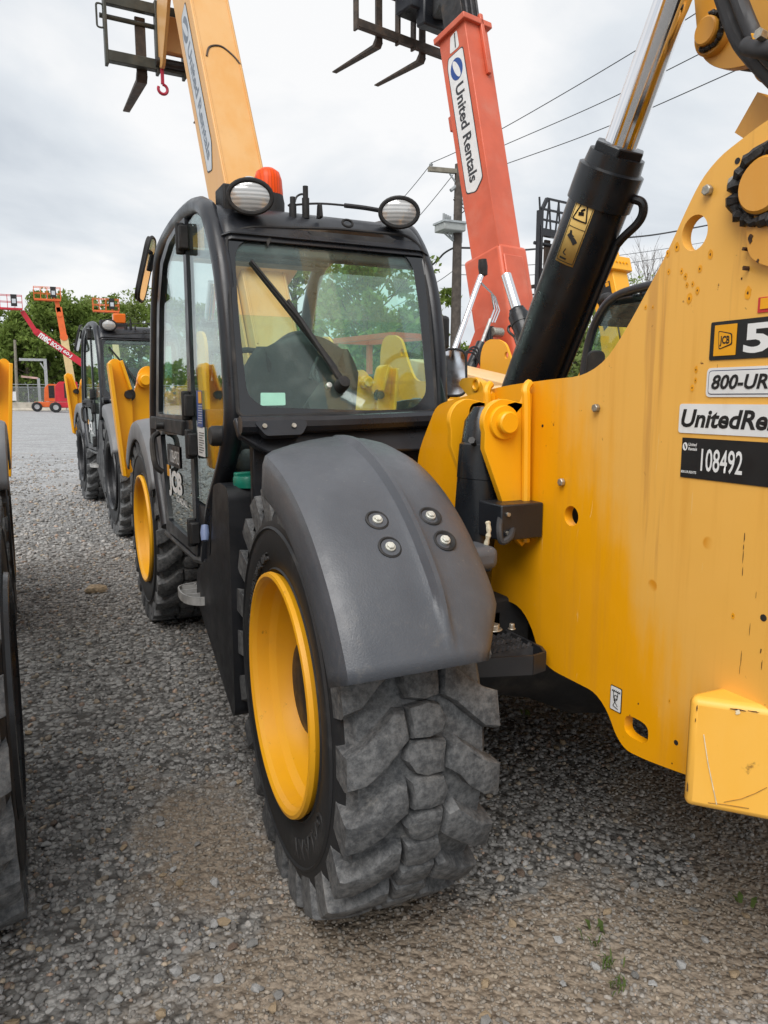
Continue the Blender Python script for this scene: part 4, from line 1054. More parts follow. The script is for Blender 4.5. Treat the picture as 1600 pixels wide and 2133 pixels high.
        e1 = [S(250, 752), S(270, 812)]; ch.bar(e1[0] + Vector((0, -.04, 0)), e1[1] + Vector((0, -.04, 0)), .02, .10, up=(0, 1, 0))
        ch.obj('leg_flange', Yp, lo_, bevel=.004)
        fr = [S(270, 905, yv + .02), S(268, 850, yv + .02), S(286, 800, yv + .02), S(290, 772, yv + .02), S(306, 760, yv + .02), S(326, 768, yv + .02), S(345, 800, yv + .02), S(352, 900, yv + .02), S(352, 1000, yv + .02), S(284, 1000, yv + .02)]
        fo = MB().plate(fillet([p + Vector((0, .02, 0)) for p in fr], .04), (0, .05, 0)).obj('stabiliser_frame', Yp, root, bevel=.006)
        c = S(302, 792, yv); MB().lathe([(0, .05), (.034, .05), (.04, .045), (.04, .02), (.055, .018), (.055, -.05)], c, (0, -1, 0), 24).obj('stabiliser_pin', Yp, fo, smooth=35)
        c = S(268, 822, yv); MB().lathe([(0, .035), (.028, .035), (.032, .03), (.032, 0), (.05, -.002), (.05, -.02)], c, (0, -1, 0), 24).obj('stabiliser_pin', M['dark_steel'], lo_, smooth=35)
        MB().box(sx * .45, sx * .95, yv + .03, yv + .2, .50, .9).obj('stabiliser_beam', Yp, root, bevel=.01)
    return root
std('halo_yellow', (.78, .335, .006), .5, var=.12, vscale=60); std('rust_core', (.055, .025, .010), .8, var=.5, vscale=120, bump=.4, bscale=200); std('pale_scratch', (.66, .56, .38), .6, var=.2, vscale=50); std('brown_scratch', (.34, .17, .04), .6, var=.3, vscale=60)
std('step_black', (.022, .023, .026), .4, var=.2, dirt=(.12, .11, .10), damt=.3, dscale=6); std('tread_steel', (.10, .10, .105), .4, .4, var=.25, vscale=30)
std('ram_black', (.010, .012, .015), .30, var=.2, vscale=6, dirt=(.07, .065, .06), damt=.25, dscale=5, spec=.5)
std('tank_black', (.013, .014, .017), .45, var=.2, vscale=5, dirt=(.09, .085, .08), damt=.3, dscale=4, bump=.1, bscale=200)
std('grease', (.012, .011, .011), .55, var=.5, vscale=80, bump=.6, bscale=150)
yellow('cw_paint', (.84, .41, .03), (.86, .47, .08), 1.8, .3)
yellow('plate_boom', (.66, .29, .025), (.68, .35, .07), .5, .3)
def cab(root, main, cab_text, beacon):
    BK = M['black_paint']
    XL, XRr = -1.08, -.275
    loop_px = [(436, 1165), (447, 1062), (471, 970), (487, 880), (485, 800), (479, 700), (470, 600), (459, 525), (446, 470), (432, 437), (410, 432), (375, 462), (348, 505), (336, 545), (329, 640), (327, 760), (326, 880), (333, 980), (350, 1096)]
    loop = onx(loop_px, XL)
    lp = spline(loop, 4)
    # left frame: square-ish tube following the door opening
    MB().tube(lp, .036, 10, up=(1, 0, 0)).obj('cab_frame', BK, root, smooth=50)
    rp = [Vector((XRr, p.y, p.z)) for p in lp if p.z > 1.0]
    MB().tube(rp, .036, 10, up=(1, 0, 0)).obj('cab_frame', BK, root, smooth=50)
    # rear header: moulded panel from the rear window over to the roof
    top = onrear([(470, 488)])[0]
    prof = [(top.y - .02, top.z - .06), (top.y + .0, top.z - .01), (.70, 1.965), (.745, 2.035), (.81, 2.09), (.90, 2.118), (1.05, 2.128), (1.12, 2.125)]
    prof = [(p.x, p.y) for p in spline([Vector((a, b, 0)) for a, b in prof], 4)]
    def hd(u, v):
        k = v * (len(prof) - 1); i = min(int(k), len(prof) - 2); t = k - i
        y = prof[i][0] * (1 - t) + prof[i + 1][0] * t; z = prof[i][1] * (1 - t) + prof[i + 1][1] * t
        x = -1.085 + (.825) * u
        edge = min(u, 1 - u) / .05
        if edge < 1: z -= .03 * (1 - edge) ** 2; y += .02 * (1 - edge) ** 2
        return Vector((x, y, z))
    hdr = MB().grid(hd, 40, len(prof) - 1).obj('rear_header', BK, root, smooth=50, solid=.02)
    # roof: front panel, guard bars and glass
    MB().box(-1.07, -.28, 1.70, 1.86, 2.07, 2.11).obj('front_header', BK, root, bevel=.015)
    rg = MB().box(-1.04, -.31, 1.10, 1.72, 2.088, 2.094).obj('roof_glass', M['cab_glass'], root, smooth=0)
    for y in (1.2, 1.34, 1.48, 1.62): MB().box(-1.06, -.29, y - .012, y + .012, 2.10, 2.13).obj('roof_bar', BK, rg, bevel=.004)
    # rear window: black printed border and tinted pane
    outer = onrear([(470, 488), (520, 474), (700, 478), (850, 492), (880, 520), (893, 640), (905, 800), (908, 852), (890, 858), (700, 863), (505, 869), (496, 860), (484, 700)])
    inner = onrear([(489, 530), (500, 507), (530, 498), (660, 501), (800, 508), (836, 524), (860, 556), (872, 640), (887, 800), (886, 822), (862, 853), (769, 856), (545, 849), (514, 822), (507, 760), (496, 650)])
    of = fillet(outer, .05); inf = fillet(inner, .045)
    pane = MB().plate(of, REAR_N * -.006).obj('rear_window', M['cab_glass'], root, smooth=0)
    MB().plate([p + REAR_N * .004 for p in of], REAR_N * -.003, [[p + REAR_N * .004 for p in inf]]).obj('window_border', M['glossy_black'], pane, smooth=0)
    MB().tube([p + REAR_N * .002 for p in of], .007, 6, closed=True).obj('window_seal', M['black_matt'], pane)
    # bands of frame round the window
    q = MB()
    bb = onrear([(490, 866), (912, 852), (914, 905), (880, 935), (560, 940), (500, 905)], .0)
    q.plate([p - REAR_N * .012 for p in bb], REAR_N * -.03)
    pr_ = [Vector((x, .40, z)) for x, z in ((-1.06, 1.33), (-.29, 1.33), (-.29, 1.02), (-1.06, 1.02))]
    q.plate([p + Vector((0, .06, 0)) for p in pr_], (0, .03, 0))
    q.obj('rear_panel', BK, root, bevel=.006)
    q = MB().tube(spline(onrear([(500, 886), (700, 882), (912, 872)], .012), 4), .030, 10); q.obj('lower_tube', BK, root)
    bpx = onrear([(530, 880), (545, 876), (632, 873), (642, 882), (630, 905), (555, 908)], .045)
    br = MB().plate(fillet(bpx, .012), REAR_N * -.03).obj('mount_bracket', BK, root, bevel=.004)
    for a, b in ((551, 888), (612, 887)):
        c = onrear([(a, b)], .046)[0]; MB().cyl(c, c + REAR_N * .006, .008, n=10).obj('bolt', M['bolt_zinc'], br)
    # oval hole high on the header and grab eye
    # ---- left door and quarter glass
    XD = -1.112
    door = onx([(326, 905), (325, 870), (327, 640), (334, 545), (348, 500), (366, 470), (384, 452), (390, 600), (396, 760), (401, 880), (405, 980), (409, 1080), (412, 1160), (380, 1131), (347, 1104), (342, 1040), (336, 985)], XD)
    up = onx([(330, 862), (332, 640), (339, 552), (352, 508), (368, 480), (379, 470), (384, 600), (389, 760), (392, 866)], XD)
    low = onx([(334, 905), (395, 906), (399, 1000), (405, 1130), (378, 1108), (352, 1083), (346, 1030), (340, 970)], XD)
    do = MB().plate(fillet(door, .02), (.03, 0, 0), [fillet(up, .02), fillet(low, .02)]).obj('cab_door', BK, root, bevel=.004)
    MB().plate([p + Vector((.012, 0, 0)) for p in fillet(up, .02)], (.005, 0, 0)).obj('door_glass', M['door_glass'], do, smooth=0)
    MB().plate([p + Vector((.012, 0, 0)) for p in fillet(low, .02)], (.005, 0, 0)).obj('lower_glass', M['dark_glass'], do, smooth=0)
    for (a, b) in ((384, 498), (396, 845), (404, 925), (408, 1108)):
        c = at(a, b, 'x', XD); MB().box(XD - .028, XD + .01, c.y - .045, c.y + .045, c.z - .045, c.z + .045).box(XD - .034, XD, c.y - .012, c.y + .012, c.z - .06, c.z + .06).obj('hinge', M['black_matt'], do, bevel=.006)
    c = at(345, 884, 'x', XD)
    MB().box(XD - .02, XD + .005, 1.28, 2.13, c.z - .032, c.z + .032).obj('latch_bar', M['black_matt'], do, bevel=.005)
    c = at(340, 886, 'x', XD - .02); MB().cyl(c, c + Vector((-.035, 0, 0)), .018, n=16).obj('latch_knob', M['dark_steel'], do)
    hq = at(334, 940, 'x', XD - .01)
    MB().tube(spline([hq + Vector((0, .02, .09)), hq + Vector((-.035, .0, .06)), hq + Vector((-.035, -.05, -.06)), hq + Vector((0, -.06, -.10))], 5), .014, 8).obj('door_handle', M['black_matt'], do)
    # door lettering
    xo = XD - .0015
    def dtext(nm, body, px0, py0, w_, h_, mat, **k):
        return lettering(nm, body, at(px0, py0, 'x', xo + .012 + .0015), YDN, ZUP, w_, h_, M[mat], do, lift=.004, **k)
    if cab_text:
        dtext('maker_letters', 'JCB', 355, 1031, .34, .135, 'white_print', bold=.05)
        dtext('range_name', 'LOADALL', 370, 1044, .27, .030, 'white_print', bold=.03)
        decal('logo_square', at(351, 990, 'x', xo + .0135), YDN, ZUP, .06, .055, .002, M['logo_yellow'], do, .004)
    if main:
        D = decal('door_number_plate', at(352, 966, 'x', xo + .0135), YDN, ZUP, .32, .10, .002, M['black_print'], do, .004)
        lettering('door_number', '1084903', at(358, 962, 'x', xo + .0135), YDN, ZUP, .22, .062, M['white_print'], do, lift=.006)
    qpx = [(389, 470), (403, 448), (420, 440), (433, 462), (446, 530), (456, 620), (464, 720), (470, 820), (470, 890), (458, 950), (447, 1000), (440, 1058), (412, 1040), (405, 900), (398, 700)]
    qo = onx(qpx, XD + .008)
    qp = MB().plate(fillet(qo, .02), (.005, 0, 0)).obj('quarter_glass', M['door_glass'], root, smooth=0)
    MB().plate(onx([(411, 1048), (442, 1062), (436, 1168), (414, 1164)], XD + .01), (.02, 0, 0)).obj('cab_sill', BK, root)
    MB().tube(onx([(350, 1108), (380, 1136), (412, 1164), (436, 1170)], XD + .02), .018, 8).obj('sill_tube', BK, root)
    if main:
        ab = at(414, 940, 'x', XD + .006)
        decal('blue_notice', at(413, 890, 'x', XD + .006), YDN, ZUP, .10, at(413, 813, 'x', XD).z - at(413, 890, 'x', XD).z, .002, M['blue_print'], qp, .002)
        decal('notice_heading', at(416, 840, 'x', XD + .006), YDN, ZUP, .055, .045, .002, M['logo_yellow'], qp, .004)
        dn = decal('white_notice', at(415, 948, 'x', XD + .006), YDN, ZUP, .125, at(415, 888, 'x', XD).z - at(415, 948, 'x', XD).z, .002, M['white_print'], qp, .002)
        k = MB()
        for i in range(9):
            p = at(417, 941 - i * 5, 'x', XD + .006) + Vector((-.004, 0, 0)); k.bar(p, p + YDN * (.085 if i % 3 else .06), .003, .0006, up=(1, 0, 0))
        k.obj('notice_lines', M['dark_print'], dn)
        k = MB()
        for i in range(8):
            p = at(415, 880 - i * 5, 'x', XD + .006) + Vector((-.004, 0, 0)); k.bar(p, p + YDN * .07, .0022, .0006, up=(1, 0, 0))
        k.obj('notice_lines', M['white_print'], dn)
        c = at(455, 908, 'x', -1.12); MB().lathe([(.0, .03), (.03, .03), (.036, .02), (.036, -.02)], c, (-1, 0, 0), 20).obj('window_knob', M['black_matt'], root, smooth=40)
        c = at(427, 1110, 'x', -1.125); MB().lathe([(0, -.035), (.014, -.03), (.018, 0), (.014, .03), (0, .035)], c, (.1, .35, .9), 12).obj('sill_handle', M['handle_blue'], root)
    # ---- other panes
    MB().box(-1.05, -.31, 2.09, 2.096, 1.33, 1.86).obj('windscreen', M['cab_glass'], root, smooth=0)
    MB().plate([Vector((-.285, p.y, p.z)) for p in fillet([Vector((0, .50, 1.36)), Vector((0, 2.05, 1.36)), Vector((0, 1.86, 2.05)), Vector((0, .85, 2.05))], .06)], (.005, 0, 0)).obj('side_window', M['cab_glass'], root, smooth=0)
    MB().box(-1.085, -1.07, 1.15, 2.06, .80, 1.27).box(-1.06, -.29, 2.05, 2.12, .80, 1.32).box(-.30, -.27, .5, 2.1, .80, 1.35).box(-1.06, -.29, .55, 2.1, .76, .80).obj('cab_body', BK, root, bevel=.01)  # first box: black sheet added behind the lower door glass to darken it
    # ---- inside: seat, dash, column, wiper motor box
    sx = -.72
    def sb(u, v):
        a = (u - .5) * 2
        w_ = .245 * (1 - .35 * max(0, v - .72) / .28 if v > .72 else 1)
        return Vector((sx + a * w_, .93 - .10 * v + .05 * a * a, 1.20 + .46 * v - (.05 * a * a if v > .9 else 0)))
    st = MB().grid(sb, 10, 10).obj('seat', M['seat_vinyl'], root, smooth=60, solid=-.11)
    MB().box(sx - .25, sx + .25, .95, 1.42, 1.10, 1.24).obj('seat_cushion', M['seat_vinyl'], st, bevel=.05, seg=3)
    MB().box(-1.0, -.45, 1.78, 2.04, .85, 1.36).obj('dashboard', M['black_matt'], root, bevel=.05, seg=3)
    q = MB().tube(circle((-.72, 1.62, 1.50), Vector((1, 0, 0)), Vector((0, .45, .89)), .17, 24), .014, 8, closed=True).cyl((-.72, 1.62, 1.5), (-.72, 1.85, 1.25), .03)
    q.bar((-.88, 1.62, 1.5), (-.56, 1.62, 1.5), .03, .015); q.obj('steering_wheel', M['black_matt'], root)
    wb = onrear([(664, 800), (678, 792), (725, 790), (732, 800), (733, 858), (650, 860), (640, 835)], -.02)
    wm = MB().plate(fillet(wb, .012), REAR_N * -.09).obj('wiper_motor', M['black_matt'], root, bevel=.006)
    c = onrear([(683, 806)], -.018)[0]; MB().lathe([(0, .022), (.010, .018), (.011, .004), (.008, 0)], c, REAR_N, 14).obj('motor_knob', M['white_bolt'], wm)
    MB().tube(spline(onrear([(645, 790), (655, 770), (665, 800)], -.10), 5), .006, 6).tube(spline(onrear([(662, 745), (650, 780), (668, 800)], -.08), 5), .006, 6).obj('motor_cable', M['cable'], wm)
    # ---- wiper on the rear window
    w0 = onrear([(715, 798)], .03)[0]; w1 = onrear([(600, 625)], .035)[0]
    wa = MB().lathe([(0, .02), (.02, .016), (.024, 0), (.024, -.03)], w0, REAR_N, 16).tube([w0, w0 * .6 + w1 * .4, w1], [.013, .010, .006], 8).obj('wiper_arm', M['black_matt'], root)
    b0 = onrear([(700, 770)], .014)[0]; b1 = onrear([(522, 546)], .014)[0]
    MB().bar(b0, b1, .012, .016, up=REAR_N).tube([b0 + REAR_N * .012, (b0 + b1) / 2 + REAR_N * .02, b1 + REAR_N * .012], .004, 6).obj('wiper_blade', M['black_matt'], wa)
    if main:
        st_ = onrear([(543, 818), (594, 818), (595, 844), (543, 845)], -.010)
        MB().plate(fillet(st_, .004), REAR_N * -.001).obj('window_sticker', M['pale_sticker'], pane, smooth=0)
        hl = onrear([(556, 500), (562, 492), (566, 498), (558, 514)], .014); MB().plate(fillet(hl, .003), REAR_N * -.01).obj('window_catch', M['black_matt'], pane)
        # printed brackets hanging from the header
        for pp in ([(497, 482), (530, 474), (533, 486), (515, 491)], [(640, 480), (826, 498), (815, 508), (660, 500)]):
            MB().plate(fillet(onrear(pp, .008), .008), REAR_N * -.004).obj('sun_strip', M['black_matt'], pane)
    # ---- work lamps, beacon and stubs on the roof edge
    for (a, b, sc_, yaw_) in ((521, 410, 1.0, -.35), (831, 443, .97, .12)):
        c = at(a, b, 'y', .72 if a < 600 else .73)
        n_ = Vector((-.25 if a < 600 else -.36, -.94, -.16)).normalized(); s_ = n_.cross(ZUP).normalized(); u_ = s_.cross(n_)
        r1, r2 = .078 * sc_, .056 * sc_
        rings = [(.97, -.02), (1.0, .0), (1.0, .03), (.70, .075), (.2, .09)]
        q = MB(); vs_ = []
        for k, dp in rings: vs_ += [c - n_ * dp + s_ * r1 * k * cs(2 * math.pi * i / 28) + u_ * r2 * k * sn(2 * math.pi * i / 28) for i in range(28)]
        fs = [(l * 28 + i, l * 28 + (i + 1) % 28, (l + 1) * 28 + (i + 1) % 28, (l + 1) * 28 + i) for l in range(4) for i in range(28)]
        q.add(vs_, fs); q.tube(circle(c + n_ * .012, s_, u_, r1 * .97, 28, r2 * .97), .0085, 8, closed=True)
        q.cyl(c - n_ * .05, c - n_ * .06 + Vector((0, .10, -.03)), .018)
        lo = q.obj('work_lamp', M['black_matt'], root, smooth=40)
        def ln(u, v): 
            t = 2 * math.pi * u; k = v * .86
            return c + n_ * (.014 + .012 * (1 - v * v)) + s_ * r1 * k * cs(t) + u_ * r2 * k * sn(t)
        MB().grid(ln, 28, 5).obj('lamp_lens', M['lamp_glass'], lo, smooth=60)
    c = at(462, 405, 'y', .88); MB().box(c.x - .015, c.x + .03, .80, .92, 2.06, c.z + .02).obj('lamp_bracket', M['black_matt'], root, bevel=.006)
    bc = at(559, 412, 'y', .97)
    if beacon == 'round':
        MB().lathe([(.060, -.12), (.062, -.02), (.058, .0), (.056, .012)], bc, ZUP, 28).obj('beacon_base', M['black_matt'], root, smooth=35)
        be = MB().lathe([(.056, -.01), (.057, .015), (.053, .065), (.044, .092), (.024, .106), (0, .110)], bc, ZUP, 32).obj('beacon', M['amber'], root, smooth=50)
    else:
        MB().box(bc.x - .08, bc.x + .08, bc.y - .06, bc.y + .06, bc.z - .12, bc.z - .03).obj('beacon_base', M['black_matt'], root, bevel=.008)
        MB().box(bc.x - .065, bc.x + .065, bc.y - .05, bc.y + .05, bc.z - .03, bc.z + .075).obj('beacon', M['amber_square'], root, bevel=.012)
    for (a, b, h_) in ((610, 440, .05), (637, 438, .085)):
        c = at(a, b, 'y', .80); MB().cyl(c - ZUP * .03, c + ZUP * h_ * .5, .014, n=14).cyl(c + ZUP * h_ * .2, c + ZUP * h_, .010, n=12).obj('aerial_stub', M['black_matt'], root, smooth=35)
    c0 = at(637, 422, 'y', .80); c1 = at(632, 405, 'y', .82); c2 = at(618, 410, 'y', .84); c3 = at(612, 430, 'y', .82)
    MB().tube(spline([c0, c1, c2, c3], 6), .004, 6).obj('lamp_wire', M['cable'], root)
    MB().tube(spline([at(600, 428, 'y', .86), at(660, 424, 'y', .86), at(720, 428, 'y', .85), at(800, 438, 'y', .85)], 5), .004, 6).tube(spline([at(718, 428, 'y', .85), at(760, 433, 'y', .85), at(800, 440, 'y', .85)], 4), .009, 8).obj('lamp_wire', M['cable'], root)
    c = at(667, 452, 'y', .74); MB().plate(fillet([c + Vector((0, -.0, .0)), c + Vector((0, .04, .0)), c + Vector((0, .03, .05)), c + Vector((0, .01, .05))], .008), (.012, 0, 0)).obj('roof_eye', M['black_matt'], root)
    c = at(724, 465, 'y', .70); MB().tube(circle(c, Vector((1, 0, 0)), Vector((0, .35, .93)), .020, 18, .014), .005, 6, closed=True).obj('roof_grommet', M['black_matt'], root)
    # ---- mirrors
    def mirror(c, n_, w_, h_, arm):
        n_ = Vector(n_).normalized(); s_ = n_.cross(ZUP).normalized(); u_ = s_.cross(n_)
        o1 = fillet([c - s_ * w_ - u_ * h_, c + s_ * w_ - u_ * h_, c + s_ * w_ + u_ * h_, c - s_ * w_ + u_ * h_], min(w_, h_) * .8, 6)
        mo = MB().plate([p - n_ * .02 for p in o1], n_ * .02).tube(o1, .008, 8, closed=True).obj('mirror', M['black_matt'], root, bevel=.006)
        MB().plate([c + (p - c) * .95 + n_ * .004 for p in o1], n_ * .001).obj('mirror_glass', M['mirror'], mo, smooth=0)
        MB().tube(spline(arm, 5), .010, 8).obj('mirror_arm', M['black_matt'], mo)
    c = at(306, 562, 'y', 2.12)
    mirror(c, (.93, -.30, -.25), .085, .160, [c + Vector((.02, .03, .0)), c + Vector((.06, .03, .09)), Vector((-1.08, 1.98, 1.95))])
    c = at(945, 776, 'y', 1.30)
    mirror(c, (-.35, -.90, .14), .062, .115, [c + Vector((0, .02, -.05)), c + Vector((-.05, .02, -.14)), Vector((-.28, 1.2, 1.30))])
    if main:
        c = at(918, 693, 'y', 1.6); MB().box(c.x - .02, c.x + .05, 1.58, 1.66, c.z - .09, c.z + .09).obj('side_lamp', M['black_matt'], root, bevel=.02)
glass('dark_glass', (.30, .36, .35), .015, 1.7)
std('slate_print', (.16, .19, .23), .5, var=.1); std('pale_print', (.52, .55, .58), .5, var=.06)
std('olive_steel', (.055, .058, .048), .5, .3, var=.25, vscale=7, dirt=(.12, .09, .06), damt=.4, dscale=6)
def frame(T, x, y, z): return T @ Vector((x, y, z))
def boom_decal(T, xf, s0, s1, z0, z1, parent, lift=.003, logo='blue_print', field='white_print', text='dark_print', point=.06, flip=False):
    """company strip on the left face of a boom: reads from the head downwards"""
    R3 = T.to_3x3(); xd = R3 @ Vector((0, -1, 0)); yd = R3 @ Vector((0, 0, 1)); nn = R3 @ Vector((-1, 0, 0))
    P = lambda s, z, l=0: T @ Vector((xf - l, s, z))
    zm = (z0 + z1) / 2; H = z1 - z0
    def ring(i, l): return fillet([P(s1 - i, z0 + i + point * .3, l), P(s1 - i, z1 - i, l), P(s0 + i + point, z1 - i, l), P(s0 + i, z1 - i - H * .45, l), P(s0 + i + point * .4, z0 + i, l), P(s1 - point - i, z0 + i, l)], H * .12)
    D = MB().plate(ring(0, lift), nn * .001).obj('company_strip', M['dark_print'], parent, smooth=0)
    MB().plate(ring(.012, lift + .0012), nn * .001).obj('strip_field', M[field], D, smooth=0)
    L = s1 - s0
    c = P(s1 - L * .115, zm, lift + .0035); r = H * .34
    el = circle(c, xd, yd, L * .075, 28, r)
    MB().plate(el, nn * .0008).obj('company_mark', M[logo], D, smooth=0)
    MB().plate([p + nn * .0016 for p in circle(c, (xd + yd * .35).normalized(), (yd - xd * .35).normalized(), L * .068, 20, r * .40)], nn * .0008).obj('company_mark_gap', M[field], D, smooth=0)
    lettering('company_name', 'United Rentals', P(s1 - L * .22, z0 + H * .27, 0), xd, yd, L * .70, H * .48, M[text], D, bold=.028, lift=lift + .0035)
    return D
std('dark_rim', (.020, .021, .024), .32, .2, var=.2, vscale=9)
# ---- the machine that fills the picture
main_t = telehandler('telehandler', 'yellow telehandler with black cab and fleet number 108492 on its rear plate', main=True)
MB().plate(fillet(onx([(985, 838), (955, 800), (962, 788), (985, 786), (1004, 796), (1012, 838)], -.1), .02), (.03, 0, 0)).obj('hose_bracket', M['yellow_paint'], main_t, bevel=.003)
c_ = at(992, 801, 'x', -.1); MB().tube(circle(c_, Vector((0, 1, 0)), ZUP, .022, 18), .007, 6, closed=True).obj('bracket_eye', M['yellow_paint'], main_t)
# ---- the one parked nose-to-tail ahead of it, boom up
E2 = rad(63)
second = telehandler('telehandler', 'telehandler with dark rims and raised tan boom carrying forks, parked ahead nose to tail', rim='dark_rim', fmat='fender_grey', beacon='square',
                     boom=dict(elev=E2, len=5.1, w=.42, h=.52, mat='tan_paint', collars=True, x=.13))
T2 = boom_frame((.13, -.96, 1.804), E2)
boom_decal(T2, -.21, 1.85, 3.85, .16 - .14, .16 + .13, second, logo='slate_print', field='pale_print', text='slate_print', point=.22)
def second_head():
    par = second
    # gooseneck of the boom and the hanging hook
    Te = T2 @ Matrix.Translation((0, 5.4, .16))
    e = T2 @ Vector((0, 5.5, .16))
    cy_, cz_ = 2.2, 5.36
    for x in (-.02, .42):
        pts = [Vector((x, e.y - .25, e.z - .1)), Vector((x, e.y + .25, e.z + .15)), Vector((x, cy_ - .05, cz_ + .62)), Vector((x, cy_ - .05, cz_ - .04)), Vector((x, cy_ - .20, cz_ - .10)), Vector((x, e.y - .12, e.z - .55))]
        MB().plate(fillet(pts, .08), (.04, 0, 0)).obj('boom_nose', M['tan_paint'], par, bevel=.006)
    MB().box(.02, .42, cy_ - .22, cy_ - .1, cz_ + .1, cz_ + .5).obj('nose_web', M['tan_paint'], par, bevel=.01)
    MB().box(.04, .40, e.y, e.y + .3, e.z - .5, e.z + .1).obj('nose_web', M['tan_paint'], par, bevel=.01)
    MB().cyl((-.06, cy_ - .08, cz_ + .02), (.5, cy_ - .08, cz_ + .02), .05).obj('nose_pin', M['dark_steel'], par)
    c = carriage(Matrix.Translation((.135, cy_, cz_)), par, M['olive_steel'], 1.5, .62, 1.25, tines=(-.335, .62))
    g = MB(Matrix.Translation((.135, cy_, cz_)))
    for x in (-.6, -.35, -.1, .2, .5): g.bar((x, 0, .66), (x, 0, 1.15), .022, .022)
    g.bar((-.7, 0, 1.15), (.7, 0, 1.15), .025, .025); g.obj('load_guard', M['olive_steel'], c)
    g = MB(Matrix.Translation((.135, cy_, cz_))).tube(fillet([Vector((-.765, 0, .30)), Vector((-.84, 0, .30)), Vector((-.84, 0, .56)), Vector((-.765, 0, .56))], .03), .012, 6, closed=True); g.obj('carriage_loop', M['olive_steel'], c)
    hk = at(357, 140, 'y', 6.3 + cy_ - .12); hk = Vector((hk.x - .25, cy_ - .12, cz_ - .08))
    q = MB().bar(hk + ZUP * .02, hk - ZUP * .16, .035, .035)
    q.tube([hk + Vector((.055 * cs(t), 0, -.22 + .055 * sn(t))) for t in np.linspace(1.6, -3.6, 16)], .018, 8); q.obj('hook', M['hook_red'], par)
    L = MB(T2).plate(fillet([Vector((-.215, 4.42, .32)), Vector((-.215, 4.62, .36)), Vector((-.215, 4.62, .28)), Vector((-.215, 4.42, .24))], .01), (-.03, 0, 0)); L.obj('boom_lamp', M['black_matt'], par, bevel=.006)
    # worn arched scuff plate and hose port on the back of the boom
    top = .16 + .26
    sc_ = MB(T2)
    sc_.tube(spline([Vector((-.15, 3.0, top + .004)), Vector((-.10, 3.13, top + .004)), Vector((.02, 3.17, top + .004)), Vector((.13, 3.08, top + .004)), Vector((.19, 2.98, top + .004))], 5), .010, 6)
    sc_.obj('boom_scuff', M['rust_steel'], par)
    MB(T2).plate(circle((.05, 1.55, top + .001), Vector((1, 0, 0)), Vector((0, 1, 0)), .07, 20, .05), (0, 0, .004)).obj('hose_port', M['pale_print'], par)
    MB(T2).tube(spline([Vector((.05, 1.53, top + .01)), Vector((.10, 1.42, top + .03)), Vector((.19, 1.34, top + .02))], 5), .010, 6).obj('boom_cable', M['cable'], par)
    for x in (-.19, .185): MB(T2).bar((x, -.2, top + .004), (x, 5.0, top + .004), .012, .012).obj('boom_weld', M['tan_paint'], par)
second_head()
second.scale = (1.05, 1.05, 1.05); second.location = (.24, 6.3, 0); second.rotation_euler = (0, 0, rad(2.3))
# ---- neighbour on the left, its right-hand tyre beside the viewer
left = telehandler('telehandler', 'telehandler cut by the frame, its dusty right-hand tyres lining the gravel lane', fmat='fender_grey', rim='dark_rim', cab_text=False, rear_right=False)
left.location = (-2.936, .34, 0)
# ---- neighbour on the right, facing the other way with its boom lowered
right = telehandler('telehandler', 'pale yellow telehandler with lowered boom and black cab behind the black lift ram', fmat='fender_grey', hood='pale_yellow_paint', cab_text=False, boom=dict(elev=rad(-9), len=3.2, pz=1.42, x=.25, mat='pale_yellow_paint', h=.40, oz=.05, cheeks=False))
right.location = (2.62, 4.15, 0); right.rotation_euler = (0, 0, math.pi); right.scale = (1.075, 1.075, 1.075)
